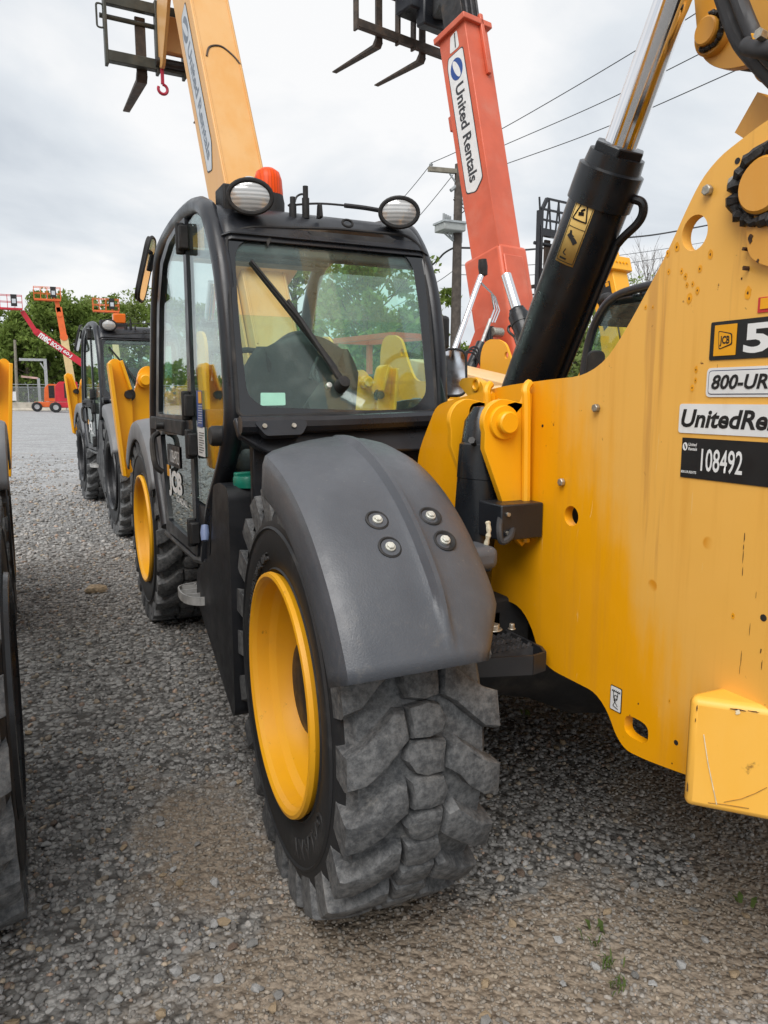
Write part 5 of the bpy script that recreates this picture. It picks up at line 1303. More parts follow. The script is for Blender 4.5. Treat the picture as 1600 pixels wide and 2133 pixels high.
# ---- one far behind on the right with its boom half raised
def far_machine():
    h = rad(10)                                   # heading to the left of +y
    H = Vector((-sn(h), cs(h), 0)); S = Vector((cs(h), sn(h), 0))
    p0 = at(1276, 690, 'y', 7.2)
    d = ray(1240, 512); t = (p0 - CAM).dot(S) / d.dot(S); p1 = CAM + d * t
    dv = p1 - p0; el = math.atan2(dv.z, dv.dot(H)); pz = 1.804
    piv = p0 - dv * ((p0.z - pz - .16) / dv.z)
    L = (p1 - piv).length
    o = telehandler('telehandler', 'yellow telehandler behind, maker letters on its half raised boom, black load guard', cab_text=False, boom=dict(elev=el, len=L - .2, w=.36, h=.44))
    T = boom_frame((.2, -.96, pz), el)
    D = MB(T).plate([T.inverted() @ (T @ Vector((-.185, s, z))) for s, z in ((L - 2.2, .03), (L - .55, .03), (L - .55, .30), (L - 2.2, .30))], (-.003, 0, 0)).obj('maker_strip', M['black_print'], o, smooth=0)
    R3 = T.to_3x3()
    lettering('maker_letters', 'JCB', T @ Vector((-.19, L - .66, .06)), R3 @ Vector((0, -1, 0)), R3 @ Vector((0, 0, 1)), 1.3, .20, M['white_print'], D, bold=.05, lift=.004)
    MB(T).box(-.192, -.189, L - .62, L - .56, .22, .28).obj('logo_square', M['logo_yellow'], D)
    MB(T).box(-.24, .24, L - .42, L - .2, .16 - .28, .16 + .28).obj('boom_collar', M['yellow_paint'], o, bevel=.01)
    for i in range(4): MB(T).cyl((-.12 + i * .08, L - .3, .16 + .28), (-.12 + i * .08, L - .3, .16 + .30), .018, n=6).obj('collar_bolt', M['yellow_paint'], o)
    rz = h
    Rm = Matrix.Rotation(rz, 4, 'Z'); off = Rm @ Vector((.2, -.96, 0))
    o.location = (piv.x - off.x, piv.y - off.y, 0); o.rotation_euler = (0, 0, rz)
    # carriage
    inv = (Matrix.Translation(o.location) @ Rm).inverted()
    cpos = inv @ at(1178, 575, 'y', p1.y + .7)
    c = carriage(Matrix.Translation(cpos), o, M['black_paint'], 1.3, .62, 1.1)
    g = MB(Matrix.Translation(cpos))
    for i in range(12):
        x = -.62 + i * .113
        g.bar((x, 0, .66), (x + (.06 if i % 2 else -.06), 0, 1.15), .022, .022)
    for z in (.66, .82, .98, 1.15): g.bar((-.65 if z < 1.1 else -.5, 0, z), (.65 if z < 1.1 else .5, 0, z), .03, .03)
    g.bar((-.65, 0, -.4), (-.65, 0, .95), .08, .08); g.bar((-.65, 0, .9), (-.5, 0, 1.15), .05, .05); g.bar((.65, 0, -.4), (.65, 0, .95), .08, .08); g.bar((.65, 0, .9), (.5, 0, 1.15), .05, .05); g.bar((0, 0, .6), (0, 0, 1.15), .04, .04)
    g.obj('load_guard', M['black_paint'], c)
    nose = T @ Vector((0, L + .2, .16))
    MB().bar(nose, cpos + Vector((0, -.1, .2)), .30, .34).obj('boom_nose', M['black_matt'], o, bevel=.03)
    return o
far = far_machine()

# ================================================================== red telehandler
def red_machine():
    h = rad(11.7)
    H = Vector((-sn(h), cs(h), 0)); S = Vector((cs(h), sn(h), 0))
    B0 = at(1060, 705, 'y', 6.3)
    d = ray(962, 62); p1 = CAM + d * ((B0 - CAM).dot(S) / d.dot(S))
    dv = p1 - B0; el = math.atan2(dv.z, dv.dot(H)); L = dv.length
    base = Vector((B0.x, B0.y, 0)) + H * 1.0
    root = empty('telehandler', base, h, 'red telehandler with company strip on its raised boom and empty forks', 'telehandler', 'telehandlers parked in the yard')
    INV = (Matrix.Translation(base) @ Matrix.Rotation(h, 4, 'Z')).inverted()
    T = INV @ Matrix.Translation(B0) @ Matrix.Rotation(h, 4, 'Z') @ Matrix.Rotation(el, 4, 'X')
    RD = M['red_paint']; BM = M['black_matt']
    w_, h_ = .205, .25
    bo = MB(T).box(-w_, w_, .9, L, -h_, h_).obj('boom', RD, root, bevel=.01)
    MB(T).box(-w_ - .008, w_ + .10, -.75, 1.15, -h_ - .16, h_ + .02).obj('boom_root', RD, root, bevel=.05, seg=3)
    MB(T).box(-w_ + .02, w_ - .04, -.8, 1.0, h_ + .02, h_ + .05).obj('boom_rib', RD, root, bevel=.015)
    MB(T).box(-w_ - .05, w_ + .05, L - .10, L - .02, -h_ - .05, h_ + .05).obj('boom_collar', RD, root, bevel=.01)
    MB(T).box(-w_ + .05, w_ - .1, L - 1.25, L - 1.05, -h_ - .09, -h_ - .005).obj('hose_guide', RD, root, bevel=.01)
    MB(T).box(.05, .11, L - .75, L + .05, h_ + .0, h_ + .05).obj('boom_stop', RD, root, bevel=.01)
    ib = MB(T).box(-w_ + .06, w_ - .06, L, L + .9, -h_ + .07, h_ - .07).obj('inner_boom', M['dark_steel'], root, bevel=.01)
    for x in (-.1, 0, .1): MB(T).tube([Vector((x, L, h_ - .03)), Vector((x, L + .9, h_ - .01))], .018, 6).obj('boom_hose', M['cable'], ib)
    boom_decal(T, -w_, L - 2.25, L - .38, -.165, .165, bo, point=.12)
    MB(T).plate(fillet([Vector((-w_ - .002, L - .35, -.08)), Vector((-w_ - .002, L - .35, .10)), Vector((-w_ - .002, L - .13, .10)), Vector((-w_ - .002, L - .15, -.03))], .03), (-.003, 0, 0)).obj('angle_scale', M['white_print'], bo, smooth=0)
    # boom angle needle printed on the scale
    MB(T).bar((-w_ - .008, L - .33, .04), (-w_ - .008, L - .15, .06), .02, .004).obj('scale_needle', M['black_print'], bo)
    # carriage
    co = at(845, 86, 'y', 9.6); Tc = INV @ Matrix.Translation(co) @ Matrix.Rotation(h, 4, 'Z')
    pl = INV @ at(785, 84, 'y', 9.6); pr_ = INV @ at(893, 112, 'y', 9.6); cl = INV @ co
    ca = carriage(Tc, root, M['rust_steel'], 1.95, .75, 1.35, tines=(pl.x - cl.x + .02, pr_.x - cl.x))
    q = MB(Tc).box(-.30, .62, -.5, -.1, .25, .80).box(-.12, .55, -.6, -.4, .02, .5); q.obj('tilt_head', M['black_paint'], root, bevel=.03)
    hd = (T @ Vector((0, L + .6, 0))); MB().bar(hd, Tc @ Vector((.45, -.35, .45)), .34, .34).obj('boom_nose', M['black_matt'], root, bevel=.03)
    # rams
    def W(px, py, y): return INV @ at(px, py, 'y', y)
    MB().cyl(W(1002, 575, 6.1), W(938, 752, 5.9), .035, n=20).obj('piston_rod', M['chrome'], root)
    MB().cyl(W(938, 752, 5.9), W(915, 820, 5.85), .06, n=20).obj('lift_ram', RD, root)
    MB().lathe([(.0, -.1), (.05, -.09), (.06, 0), (.05, .10), (0, .12)], W(1006, 556, 6.1), (INV.to_3x3() @ Vector((.1, 0, -1))), 16).obj('rod_eye', M['dark_steel'], root)
    MB().cyl(W(1003, 716, 5.95), W(965, 800, 5.85), .065, n=20).obj('slave_ram', M['ram_black'], root)
    MB().cyl(W(1022, 665, 6.0), W(1003, 716, 5.95), .022, n=12).obj('piston_rod', M['grey_steel'], root)
    for i in range(3):
        o_ = i * 5
        MB().tube([W(1002 + o_ * .2, 588 + o_ * .5, 6.05), W(1024 + o_ * .8, 610 + o_ * .9, 6.05), W(1030 + o_, 645 + o_ * .2, 6.05), W(1020 + o_, 672, 6.05)], .013, 6).obj('steel_pipe', M['chrome'], root)
        MB().tube(spline([W(1016 + i * 5, 680, 6.02), W(1012 + i * 6, 705, 6.0), W(1030 + i * 4, 740, 5.95), W(1034 + i * 4, 770, 5.92)], 5), .02, 8).obj('boom_hose', M['cable'], root)
        MB().tube(spline([W(950 + i * 10, 790, 5.8), W(958 + i * 8, 745 - i * 6, 5.8), W(985 + i * 5, 735 - i * 5, 5.8), W(1003, 765, 5.8)], 5), .012, 6).obj('slave_hose', M['cable'], root)
    c = W(1032, 692, 6.0); MB().lathe([(0, .06), (.05, .06), (.06, .04), (.06, -.1)], c, (-1, 0, 0), 20).obj('boot_pin', M['bolt_zinc'], root)
    # tower and body
    for x in (-.36, .34):
        q = MB().plate([Vector((x, p.y, p.z)) for p in (Vector((0, -1.55, .7)), Vector((0, -1.35, 1.9)), Vector((0, -1.0, 2.35)), Vector((0, -.75, 2.3)), Vector((0, -.2, 1.3)), Vector((0, 0, .7)))], (.04, 0, 0)); q.obj('tower_plate', RD, root, bevel=.005)
    b0 = W(930, 838, 5.75); b1 = W(1075, 780, 5.75)
    q = MB().box(-1.15, 1.15, -1.6, 2.4, .62, 1.05).box(-1.05, -.4, -1.55, -.3, 1.05, 1.58).box(.45, 1.15, -1.2, 1.2, 1.05, 1.60); q.obj('body', RD, root, bevel=.05, seg=3)
    for i in range(3): MB().box(-.95 + i * .12, -.88 + i * .12, -1.57, -1.553, 1.40, 1.50).obj('vent_slot', BM, root)
    MB().box(-.62, -.45, -1.57, -1.553, 1.25, 1.42).obj('body_label', M['black_print'], root)
    # cab frame and seat
    q = MB()
    for (x, y) in ((-1.05, .1), (-.42, .1), (-1.05, 1.5), (-.42, 1.5)): q.bar((x, y, 1.0), (x, y, 2.25), .07, .07)
    for (a, b) in (((-1.05, .1), (-.42, .1)), ((-1.05, 1.5), (-.42, 1.5)), ((-1.05, .1), (-1.05, 1.5)), ((-.42, .1), (-.42, 1.5))): q.bar((a[0], a[1], 2.25), (b[0], b[1], 2.25), .07, .07)
    q.obj('cab_frame', RD, root); MB().box(-1.0, -.47, .6, 1.0, 1.05, 1.75).obj('seat', M['seat_vinyl'], root, bevel=.05)
    for (x, y, sd_) in ((-.95, -.6, -1), (.95, -.6, 1), (-.95, 2.1, -1), (.95, 2.1, 1)): wheel(root, x, y, sd_, 'dark_rim')
    return root
red_machine()

# ================================================================== boom lifts by the fence
def lift_wheel(q, c, r, w_):
    q.lathe([(r * .45, -w_ / 2), (r * .9, -w_ / 2), (r, -w_ / 3), (r, w_ / 3), (r * .9, w_ / 2), (r * .45, w_ / 2), (r * .4, w_ / 4), (0, w_ / 4)], c, (0, -1, 0), 20)
def basket(parent, c, mat, w_=2.4, d_=.9, h_=1.1, panel=None):
    x, y, z = c
    b = MB().box(x - w_ / 2, x + w_ / 2, y - d_ / 2, y + d_ / 2, z - .22, z - .06).obj('platform', mat, parent)
    n = 5
    for yy in (y - d_ / 2, y + d_ / 2):
        for i in range(n):
            xx = x - w_ / 2 + w_ * i / (n - 1); MB().bar((xx, yy, z - .06), (xx, yy, z + h_), .05, .05).obj('rail_post', mat, b)
        for zz in (z + .5, z + h_): MB().bar((x - w_ / 2, yy, zz), (x + w_ / 2, yy, zz), .05, .05).obj('rail', mat, b)
    for xx in (x - w_ / 2, x + w_ / 2):
        for zz in (z + .5, z + h_): MB().bar((xx, y - d_ / 2, zz), (xx, y + d_ / 2, zz), .05, .05).obj('rail', mat, b)
    MB().box(x + w_ * .12, x + w_ * .33, y - d_ / 2 - .06, y - d_ / 2 + .3, z + .1, z + h_ + .05).obj('control_box', M['black_matt'], b)
    MB().box(x + w_ * .16, x + w_ * .29, y - d_ / 2 - .07, y - d_ / 2 - .062, z + .35, z + .75).obj('control_label', M['pale_print'], b)
    return b
def boom_lift(label, Y, chassis_px, body_px, boom_pts, basket_px, mats, group, text=None, show_body=True):
    P = lambda a, b, y=Y: at(a, b, 'y', y)
    c0 = P(*chassis_px[0]); c1 = P(*chassis_px[1])
    base = Vector(((c0.x + c1.x) / 2, Y, 0))
    root = empty('boom_lift', base, 0, label, 'boom lift', group)
    T = Matrix.Translation(-base); k = len(mats)
    def O(q, nm, mt, par=None, **kw): q.T = T; return q.obj(nm, M[mt], par or root, **kw)
    x0, x1 = c0.x, c1.x
    O(MB().box(x0 + .3, x1 - .3, Y - .9, Y + .9, .45, 1.0), 'chassis', mats[0], bevel=.05)
    for xx in (x0 + .5, x1 - .5):
        for yy in (Y - 1.05, Y + 1.05):
            q = MB(); lift_wheel(q, Vector((xx, yy, .5)), .5, .38); wo = O(q, 'wheel', 'sidewall')
            O(MB().lathe([(0, .2), (.2, .2), (.24, .21), (.26, .16)], (xx, yy, .5), (0, -1, 0), 16), 'wheel_rim', 'lift_grey', wo)
    b0, b1 = P(*body_px[0]), P(*body_px[1])
    bx0, bx1, bz = min(b0.x, b1.x), max(b0.x, b1.x), b0.z
    body = [Vector((bx0, Y - .8, 1.05)), Vector((bx1, Y - .8, 1.05)), Vector((bx1, Y - .8, bz)), Vector((bx0 + .45, Y - .8, bz)), Vector((bx0 + .1, Y - .8, bz - .4))]
    O(MB().plate(fillet(body, .12), (0, 1.6, 0)), 'turntable_hood', mats[0], bevel=.05)
    O(MB().box((bx0 + bx1) / 2 - .2, (bx0 + bx1) / 2 + .35, Y - .83, Y - .79, 1.4, bz - .15), 'hood_vent', 'black_matt')
    for i, (pa, pb, th, mt) in enumerate(boom_pts):
        O(MB().bar(P(*pa), P(*pb), .34, th, up=(0, 1, 0)) if False else MB().bar(P(*pa), P(*pb), th, .34, up=(0, 1, 0)), 'boom_section', mt, bevel=.02)
        O(MB().cyl(P(*pa) - Vector((0, .22, 0)), P(*pa) + Vector((0, .22, 0)), th * .62, n=14), 'boom_joint', mt)
    if basket_px:
        bc = P(*basket_px); basket(root, bc - base, M[mats[-1]], 2.5)
    if text:
        for body_, pa, pb, hgt, mt in text:
            a = P(*pa, Y - .182); b_ = P(*pb, Y - .182); xd = (b_ - a).normalized(); yd = Vector((0, -1, 0)).cross(xd)
            lettering('boom_letters', body_, a - base - yd * hgt / 2, xd, yd, (b_ - a).length, hgt, M[mt], root, bold=.03, lift=.004)
    return root
boom_lift('crimson boom lift with white letters along its articulated boom', 78, [(104, 850), (172, 850)], [(112, 795), (160, 795)],
          [((178, 762), (74, 690), .62, 'lift_red'), ((176, 800), (178, 762), .5, 'lift_red'), ((74, 690), (46, 648), .42, 'lift_red')], (16, 640), ['lift_red', 'lift_red', 'lift_red'], 'boom lifts by the fence',
          text=[('mec', (82, 697), (104, 712), .52, 'white_print'), ('BOOM', (107, 714), (129, 729), .44, 'white_print'), ('60-J', (132, 731), (149, 743), .40, 'white_print')])
boom_lift('orange boom lift with cream lower boom and raised basket', 84, [(66, 850), (126, 850)], [(90, 800), (118, 800)],
          [((152, 812), (133, 700), .75, 'lift_cream'), ((133, 702), (122, 640), .62, 'lift_orange'), ((124, 655), (117, 622), .42, 'lift_orange')], (99, 622), ['lift_orange', 'lift_orange', 'lift_orange'], 'boom lifts by the fence')
boom_lift('orange boom lift whose basket shows over the roof of the second cab', 82, [(190, 850), (262, 850)], [(200, 795), (245, 795)],
          [((250, 790), (238, 700), .6, 'lift_cream'), ((238, 702), (243, 648), .45, 'lift_orange')], (221, 646), ['lift_orange', 'lift_orange', 'lift_orange'], 'boom lifts by the fence')

# ================================================================== fence, barriers, gate frame
FY = 92
def fence():
    root = empty('chain_link_fence', (0, FY, 0), 0, 'galvanised chain link fence along the far edge of the yard', 'fence')
    xs = np.arange(-22, 46, 3.0)
    for x in xs:
        MB().cyl((x, 0, 0), (x, 0, 2.9), .045, n=8).obj('post', M['galvanised'], root)
        MB().bar((x, 0, 2.7), (x - .3, -.35, 3.1), .04, .04).obj('post_arm', M['galvanised'], root)
    for z in (2.6, 2.9): MB().cyl((xs[0], 0, z), (xs[-1], 0, z), .03, n=6).obj('rail', M['galvanised'], root)
    for x in xs[::4]: MB().cyl((x, 0, 2.5), (x + 1.8, 0, .2), .03, n=6).obj('brace', M['galvanised'], root)
    MB().box(xs[0], xs[-1], -.006, .006, .1, 2.6).obj('wire_mesh', M['chain_link'], root, smooth=0)
    p = at(26, 818, 'y', FY) ; MB().box(p.x - .35, p.x + .35, -.05, -.03, 1.1, 2.1).obj('fence_notice', M['white_print'], root)
fence()
for i in range(14):
    x = -9.5 + i * 3.06
    q = MB().plate([Vector((x, 89 + a, b)) for a, b in ((-.30, 0), (-.30, .10), (-.14, .32), (-.10, .92), (.10, .92), (.14, .32), (.30, .10), (.30, 0))], (2.98, 0, 0))
    o = q.obj('concrete_barrier', M['concrete'], None, bevel=.02)
    tag(o, 'weathered concrete barrier block in the row before the chain link fence', 'barrier', 'concrete barriers before the fence')
def gate_frame():
    p = at(97, 800, 'y', 90); tz = at(97, 752, 'y', 90).z; xl = at(40, 752, 'y', 90).x
    root = empty('gate_gantry', (p.x, 90, 0), 0, 'pale steel gantry post with one arm and brace behind the barriers', 'gantry')
    MB().box(-.16, .16, -.15, .15, 0, tz).obj('post', M['galvanised'], root)
    MB().box(xl - p.x, .16, -.1, .1, tz - .02, tz + .24).obj('arm', M['galvanised'], root)
    a = at(84, 756, 'y', 90); b_ = at(97, 776, 'y', 90); MB().bar((a.x - p.x, 0, a.z), (b_.x - p.x, 0, b_.z), .14, .14).obj('brace', M['galvanised'], root)
    a = at(44, 784, 'y', 96); b_ = at(80, 788, 'y', 96)
    r2 = empty('barrier_arm', (b_.x, 96, 0), 0, 'faded red and white raised barrier arm under the gantry', 'barrier arm')
    MB().bar((a.x - b_.x, 0, a.z), (0, 0, b_.z), .12, .22).obj('arm', M['arm_pink'], r2); MB().box(-.15, .15, -.15, .15, 0, b_.z).obj('post', M['lift_grey'], r2)
std('arm_pink', (.52, .34, .30), .6, var=.3, vscale=2)
gate_frame()

# ================================================================== utility pole and wires
PO = at(948, 700, 'y', 24)
def pole():
    root = empty('utility_pole', (PO.x, PO.y, 0), 0, 'dark wooden utility pole with crossarm, transformer and cutouts', 'utility pole')
    L = lambda a, b: at(a, b, 'y', 24) - Vector((PO.x, PO.y, 0))
    top = L(960, 343).z
    MB().cyl((0, 0, 0), (.06, 0, top), .24, .15, n=16).obj('pole_shaft', M['pole_wood'], root)
    a = L(893, 352); b = L(968, 358); MB().bar(a, b + Vector((.3, 0, .0)), .16, .16).obj('crossarm', M['arm_wood'], root)
    MB().bar(L(937, 362), L(955, 388), .05, .05).obj('arm_brace', M['galvanised'], root)
    for (x, y) in ((898, 345), (965, 342)):
        p = L(x, y); MB().lathe([(.03, -.12), (.09, -.08), (.05, -.02), (.08, .03), (.04, .1), (0, .12)], p, ZUP, 12).obj('insulator', M['insulator'], root)
    MB().bar(L(948, 413), L(968, 397), .10, .10).bar(L(946, 417), L(960, 405), .08, .08).obj('cutout_bracket', M['pole_wood'], root)
    for (x, y, x2, y2) in ((939, 397, 950, 388), (966, 410, 975, 416), (962, 425, 970, 412)):
        MB().cyl(L(x, y), L(x2, y2), .07, n=8).obj('fuse_cutout', M['insulator'], root)
    # tilted transformer bank on its bracket
    a = L(915, 480); b = L(940, 463)
    MB().box(L(914, 478).x, L(958, 478).x, -.45, .35, L(914, 482).z, L(914, 463).z).obj('transformer', M['transformer'], root, bevel=.04)
    MB().box(L(912, 478).x, L(960, 478).x, -.5, .4, L(914, 466).z, L(914, 462).z).obj('transformer_lid', M['galvanised'], root)
    for i in range(4):
        x = L(919 + i * 7, 460).x; MB().cyl((x, -.2 + i * .1, L(919, 463).z), (x, -.2 + i * .1, L(919, 447).z), .05, n=8).obj('bushing', M['insulator'], root)
    for i in range(3): MB().bar(L(924 + i * 8, 484), L(944 + i * 2, 502), .05, .05).obj('bracket_strut', M['galvanised'], root)
    MB().box(.08, .2, -.12, .12, L(945, 505).z, L(945, 475).z).obj('bracket_plate', M['galvanised'], root)
    MB().tube(spline([L(962, 430), L(968, 438), L(958, 446), L(945, 448)], 5), .02, 6).obj('jumper', M['cable'], root)
std('transformer', (.36, .38, .37), .5, .2, var=.08)
pole()
def wire(label, pts, r=.014):
    P = [at(a, b, 'y', y) for a, b, y in pts]
    o = MB().tube(spline(P, 10), r, 5).obj('overhead_wire', M['cable'], None, smooth=60)
    tag(o, label, 'wire', 'overhead wires')
wire('top overhead wire rising from the crossarm end insulator', [(897, 340, 24), (960, 312, 22), (1055, 263, 20), (1240, 156, 16), (1430, 40, 13), (1640, -95, 10)])
wire('overhead wire just below the top one', [(966, 340, 24), (1058, 299, 21), (1250, 215, 17), (1450, 116, 13), (1640, 18, 10)])
wire('third overhead wire running under the ram lug', [(966, 372, 24), (1064, 338, 21), (1250, 270, 17), (1525, 150, 12), (1660, 88, 10)])
wire('thick black bundled service cable crossing behind the lift ram', [(946, 516, 24), (1000, 517, 24), (1100, 520, 25), (1290, 497, 27), (1400, 483, 28), (1620, 440, 30)], .04)
wire('thin wire slung below the bundled service cable', [(948, 552, 24), (1100, 552, 25), (1240, 538, 27), (1400, 516, 29), (1620, 478, 31)])
wire('lowest thin wire near the bare tree tops', [(948, 572, 24), (1100, 573, 25), (1230, 560, 27), (1400, 534, 29), (1620, 500, 31)])
wire('wire falling from the crossarm end towards the cab roof', [(896, 344, 24), (840, 412, 27), (740, 520, 33), (600, 640, 44)])
wire('wire falling from the crossarm middle behind the cab', [(944, 364, 24), (868, 456, 27), (760, 570, 33), (620, 690, 44)])
wire('bundled cable sagging from the pole to the left', [(946, 516, 24), (925, 528, 25), (895, 556, 26.5), (800, 625, 31), (640, 705, 42)], .04)
wire('lowest thin wire falling left from the pole', [(943, 565, 24), (900, 594, 26.5), (800, 650, 31), (640, 725, 42)])

# ================================================================== trees
def leaf_mesh(pts, nrm_rng, size, R_):
    """one little bent leaf-spray quad per point"""
    n = len(pts); P = np.asarray(pts)
    a = R_.normal(0, 1, (n, 3)); a /= np.linalg.norm(a, axis=1, keepdims=True)
    b = R_.normal(0, 1, (n, 3)); b -= a * (a * b).sum(1, keepdims=True); b /= np.linalg.norm(b, axis=1, keepdims=True)
    s = size * R_.uniform(.55, 1.35, (n, 1)); a *= s; b *= s * .62
    V = np.stack([P - a, P + b * .8 - a * .1, P + a, P - b * .8 + a * .1], 1).reshape(-1, 3)
    return V
def tree(name, label, px, top_py, Y, rx, mat, seed, n=3600, leaf=.34, base=.18, squash=1.0, sparse=1.0, group='trees beyond the fence', lean=0):
    R_ = np.random.default_rng(seed); q = random.Random(seed)
    g = at(px, 828, 'y', Y); H = at(px, top_py, 'y', Y).z
    root = empty(name, (g.x, Y, 0), 0, label, 'tree', group)
    tr = H * .026 + .05
    tk = MB(); tk.tube([Vector((0, 0, -.1)), Vector((lean * .3, 0, H * .3)), Vector((lean * .6, 0, H * .6)), Vector((lean, 0, H * .92))], [tr, tr * .8, tr * .5, tr * .12], 8)
    ends = []
    nb = 26
    for i in range(nb):
        t = base + (1 - base) * (i + .5) / nb * .95; h0 = H * t * .93
        ang = i * 2.4 + q.uniform(-.4, .4)
        # crown profile: fullest a third of the way up, ragged
        u = (t - base) / (1 - base); prof = math.sin(math.pi * min(1, .18 + u * .86)) ** .8 * q.uniform(.65, 1.15)
        l = rx * prof; e = Vector((lean * t + cs(ang) * l, sn(ang) * l, min(h0 + l * q.uniform(.25, .75), H)))
        s_ = Vector((lean * t, 0, h0 * .88)); mid = (s_ + e) / 2 + Vector((0, 0, -.06 * l))
        tk.tube([s_, mid, e], [tr * .34 * (1 - .6 * t), tr * .2 * (1 - .6 * t), .012], 5); ends.append((s_, e, l))
    tk.obj('trunk', M['bark'], root, smooth=60)
    pts = []
    cl = []
    for s_, e, l in ends:
        for k in range(5):
            f = q.uniform(.45, 1.08); cl.append((s_.lerp(e, f) + Vector((q.gauss(0, .12), q.gauss(0, .12), q.gauss(0, .1))) * rx, rx * q.uniform(.12, .27)))
    per = max(4, int(n * sparse / len(cl)))
    for c, r in cl:
        d = R_.normal(0, 1, (per, 3)); d /= np.linalg.norm(d, axis=1, keepdims=True); rr = r * R_.random((per, 1)) ** .45
        pts.append(np.array(c) + d * rr * np.array([1, 1, .75]))
    V = leaf_mesh(np.concatenate(pts), None, leaf, R_); m_ = len(V) // 4
    me = bpy.data.meshes.new('crown')
    me.vertices.add(m_ * 4); me.vertices.foreach_set('co', V.reshape(-1).astype(np.float32))
    me.loops.add(m_ * 4); me.loops.foreach_set('vertex_index', np.arange(m_ * 4, dtype=np.int32))
    me.polygons.add(m_); me.polygons.foreach_set('loop_start', (np.arange(m_) * 4).astype(np.int32)); me.polygons.foreach_set('loop_total', np.full(m_, 4, np.int32)); me.update()
    me.materials.append(M[mat]); o = bpy.data.objects.new('crown', me); col.objects.link(o); o.parent = root
    return root
ds = 'tall leafy tree beyond the fence, '
for i, (px, ty, Y, rx, mt, lb, sp) in enumerate([
        (-30, 690, 104, 5.0, 'leaf_mid', ds + 'cut by the frame edge', 1), (18, 672, 112, 5.0, 'leaf_light', ds + 'pale and low behind the short pole', .8),
        (62, 640, 101, 4.6, 'leaf_mid', ds + 'behind the crimson jib', 1), (105, 596, 103, 5.4, 'leaf_mid', ds + 'behind the orange basket', 1.1),
        (150, 606, 106, 5.2, 'leaf_dark', ds + 'behind the cream boom', 1.1), (196, 598, 116, 5.4, 'leaf_light', ds + 'pale, left of the basket over the cab', .75),
        (246, 606, 114, 4.8, 'leaf_mid', ds + 'behind the basket over the cab', .8), (296, 586, 118, 6.2, 'leaf_light', ds + 'sparse, beside the near cab mirror', .62),
        (345, 604, 112, 6, 'leaf_mid', ds + 'seen through the near cab door', 1), (400, 615, 110, 6, 'leaf_mid', ds + 'hidden mostly by the near cab', 1), (450, 630, 112, 6, 'leaf_dark', ds + 'seen past the cab pillar', 1),
        (520, 640, 108, 6, 'leaf_mid', ds + 'left in the rear window', 1)]):
    tree('leafy_tree', lb, px, ty, Y, rx, mt, 20 + i, 6000, .30, .12, sparse=sp)
tree('bushy_tree', 'bushy green tree filling the right of the cab rear window', 762, 512, 27, 2.9, 'leaf_mid', 51, 5200, .17, .15, group='trees behind the yard')
tree('bushy_tree', 'slender green tree in the middle of the cab rear window', 618, 500, 30, 2.0, 'leaf_mid', 52, 3000, .17, .2, sparse=.8, group='trees behind the yard')
tree('bushy_tree', 'low round tree low in the cab rear window', 830, 620, 31, 2.2, 'leaf_mid', 57, 3000, .17, .1, group='trees behind the yard')
tree('bushy_tree', 'tree seen between the lift ram and the right-hand cab', 1195, 655, 38, 3.0, 'leaf_light', 53, 4500, .2, .1, group='trees behind the yard')
tree('bushy_tree', 'tree behind the right-hand cab with upright top', 1265, 600, 41, 3.0, 'leaf_light', 54, 3200, .2, .15, sparse=.7, group='trees behind the yard')
tree('bushy_tree', 'bush showing below the red machine slave ram', 985, 712, 40, 2.4, 'leaf_mid', 55, 2600, .2, .08, group='trees behind the yard')
tree('bushy_tree', 'dark tree behind the tower plate hole', 1420, 640, 45, 4.0, 'leaf_mid', 56, 3600, .22, .1, group='trees behind the yard')
def bare_tree(px, top, Y, seed, label):
    q = random.Random(seed); g = at(px, 828, 'y', Y); H = at(px, top, 'y', Y).z
    root = empty('bare_tree', (g.x, Y, 0), 0, label, 'tree', 'trees behind the yard')
    m_ = MB(); tips = []
    def br(p, d, l, r, lv):
        e = p + d * l; m_.tube([p, (p + e) / 2 + Vector((q.gauss(0, .03), q.gauss(0, .03), 0)) * l, e], [r, r * .8, r * .55], 5); tips.append(e)
        if lv == 0: return
        for k in range(3 if lv > 1 else 4):
            nd = (d + Vector((q.gauss(0, .38), q.gauss(0, .38), q.uniform(0, .3)))).normalized(); br(p.lerp(e, q.uniform(.45, 1)), nd, l * q.uniform(.5, .75), r * .55, lv - 1)
    br(Vector((0, 0, 0)), Vector((0, 0, 1)), H * .5, .10, 4)
    m_.obj('trunk', M['bark'], root, smooth=60)
    R_ = np.random.default_rng(seed); T_ = np.array([tuple(t) for t in tips if t.z < H * .8]); T_ = T_[R_.integers(0, len(T_), 420)] + R_.normal(0, .18, (420, 3))
    V = leaf_mesh(T_, None, .13, R_); c = MB(); c.add([tuple(v) for v in V], [(i * 4, i * 4 + 1, i * 4 + 2, i * 4 + 3) for i in range(len(V) // 4)]); c.obj('crown', M['leaf_light'], root, smooth=0)
bare_tree(1340, 492, 46, 3, 'thin nearly bare tree against the sky left of the plate edge')
bare_tree(1384, 480, 48, 9, 'second nearly bare tree beside the plate edge')
bare_tree(1302, 520, 47, 12, 'short nearly bare tree behind the far boom')
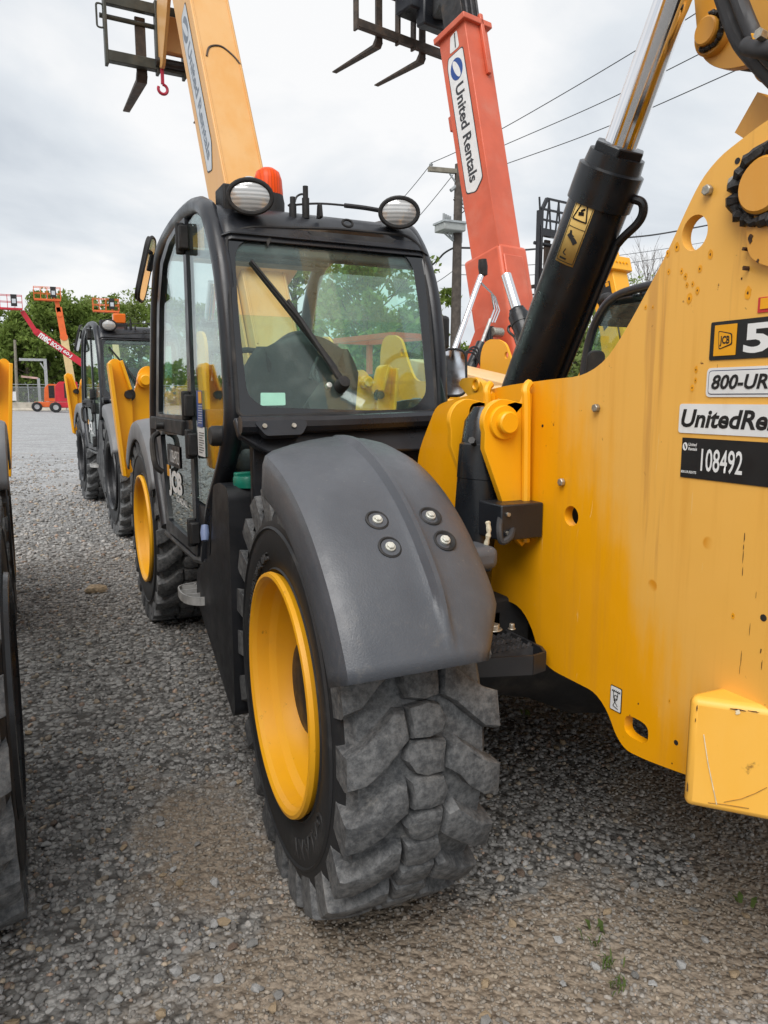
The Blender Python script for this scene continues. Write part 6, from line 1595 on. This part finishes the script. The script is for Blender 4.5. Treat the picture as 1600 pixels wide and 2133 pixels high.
def far_wood():
    R_ = np.random.default_rng(99); n = 26000
    x = R_.uniform(-70, 260, n); y = R_.uniform(135, 160, n); z = R_.random(n) ** .8 * (6.0 + 1.6 * np.sin(x * .21) + 1.1 * np.sin(x * .67 + 1))
    V = leaf_mesh(np.stack([x, y, z], -1), None, .75, R_); m_ = n
    me = bpy.data.meshes.new('far_wood'); me.vertices.add(m_ * 4); me.vertices.foreach_set('co', V.reshape(-1).astype(np.float32))
    me.loops.add(m_ * 4); me.loops.foreach_set('vertex_index', np.arange(m_ * 4, dtype=np.int32))
    me.polygons.add(m_); me.polygons.foreach_set('loop_start', (np.arange(m_) * 4).astype(np.int32)); me.polygons.foreach_set('loop_total', np.full(m_, 4, np.int32)); me.update()
    me.materials.append(M['leaf_dark']); o = bpy.data.objects.new('far_wood', me); col.objects.link(o)
    tag(o, 'far-off band of woodland along the horizon', 'woodland', kind='stuff')
far_wood()
def short_pole():
    p = at(33, 800, 'y', 97); t = at(31, 708, 'y', 97)
    o = MB(Matrix.Translation((-p.x, -97, 0))).cyl((p.x, 97, 0), (t.x, 97, t.z), .2, .15, n=10).obj('wooden_post', M['arm_wood'], None)
    o.location = (p.x, 97, 0); tag(o, 'short weathered wooden pole standing among the trees', 'pole')
short_pole()

# ================================================================== weeds
def weed(px, py, n, h, seed, label, leafy=False):
    p = at(px, py, 'z', .005); q = random.Random(seed); m_ = MB()
    for i in range(n):
        a = q.uniform(0, 6.28); l = h * q.uniform(.5, 1.1); o_ = Vector((q.gauss(0, .012), q.gauss(0, .012), 0)); d = Vector((cs(a), sn(a), 0)); s = Vector((-d.y, d.x, 0)) * (.0022 if not leafy else .008)
        b0, b1, b2 = o_, o_ + d * l * .25 + ZUP * l * .7, o_ + d * l * .7 + ZUP * l * .85
        m_.add([b0 - s * .6, b0 + s * .6, b1 + s, b1 - s, b2], [(0, 1, 2, 3), (3, 2, 4)])
    o = m_.obj('weed', M['leaf_weed'], None, smooth=0); o.location = p; tag(o, label, 'weed', 'weeds sprouting from the gravel')
for i, (px, py, n, h, lf, lb) in enumerate([(1242, 1945, 4, .03, True, 'small broad-leaved weed between the stones'), (1240, 1968, 9, .03, False, 'wisp of grass beside the broad-leaved weed'), (1268, 2012, 16, .035, False, 'grass tuft below the yellow counterweight'), (1284, 2060, 14, .03, False, 'grass tuft among pinkish stones'),
                                            (1556, 1880, 4, .028, True, 'small pale-leaved weed on dark gravel'), (1095, 1490, 5, .05, True, 'weed growing in shade under the chassis')]):
    weed(px, py, n, h, 60 + i, lb, lf)
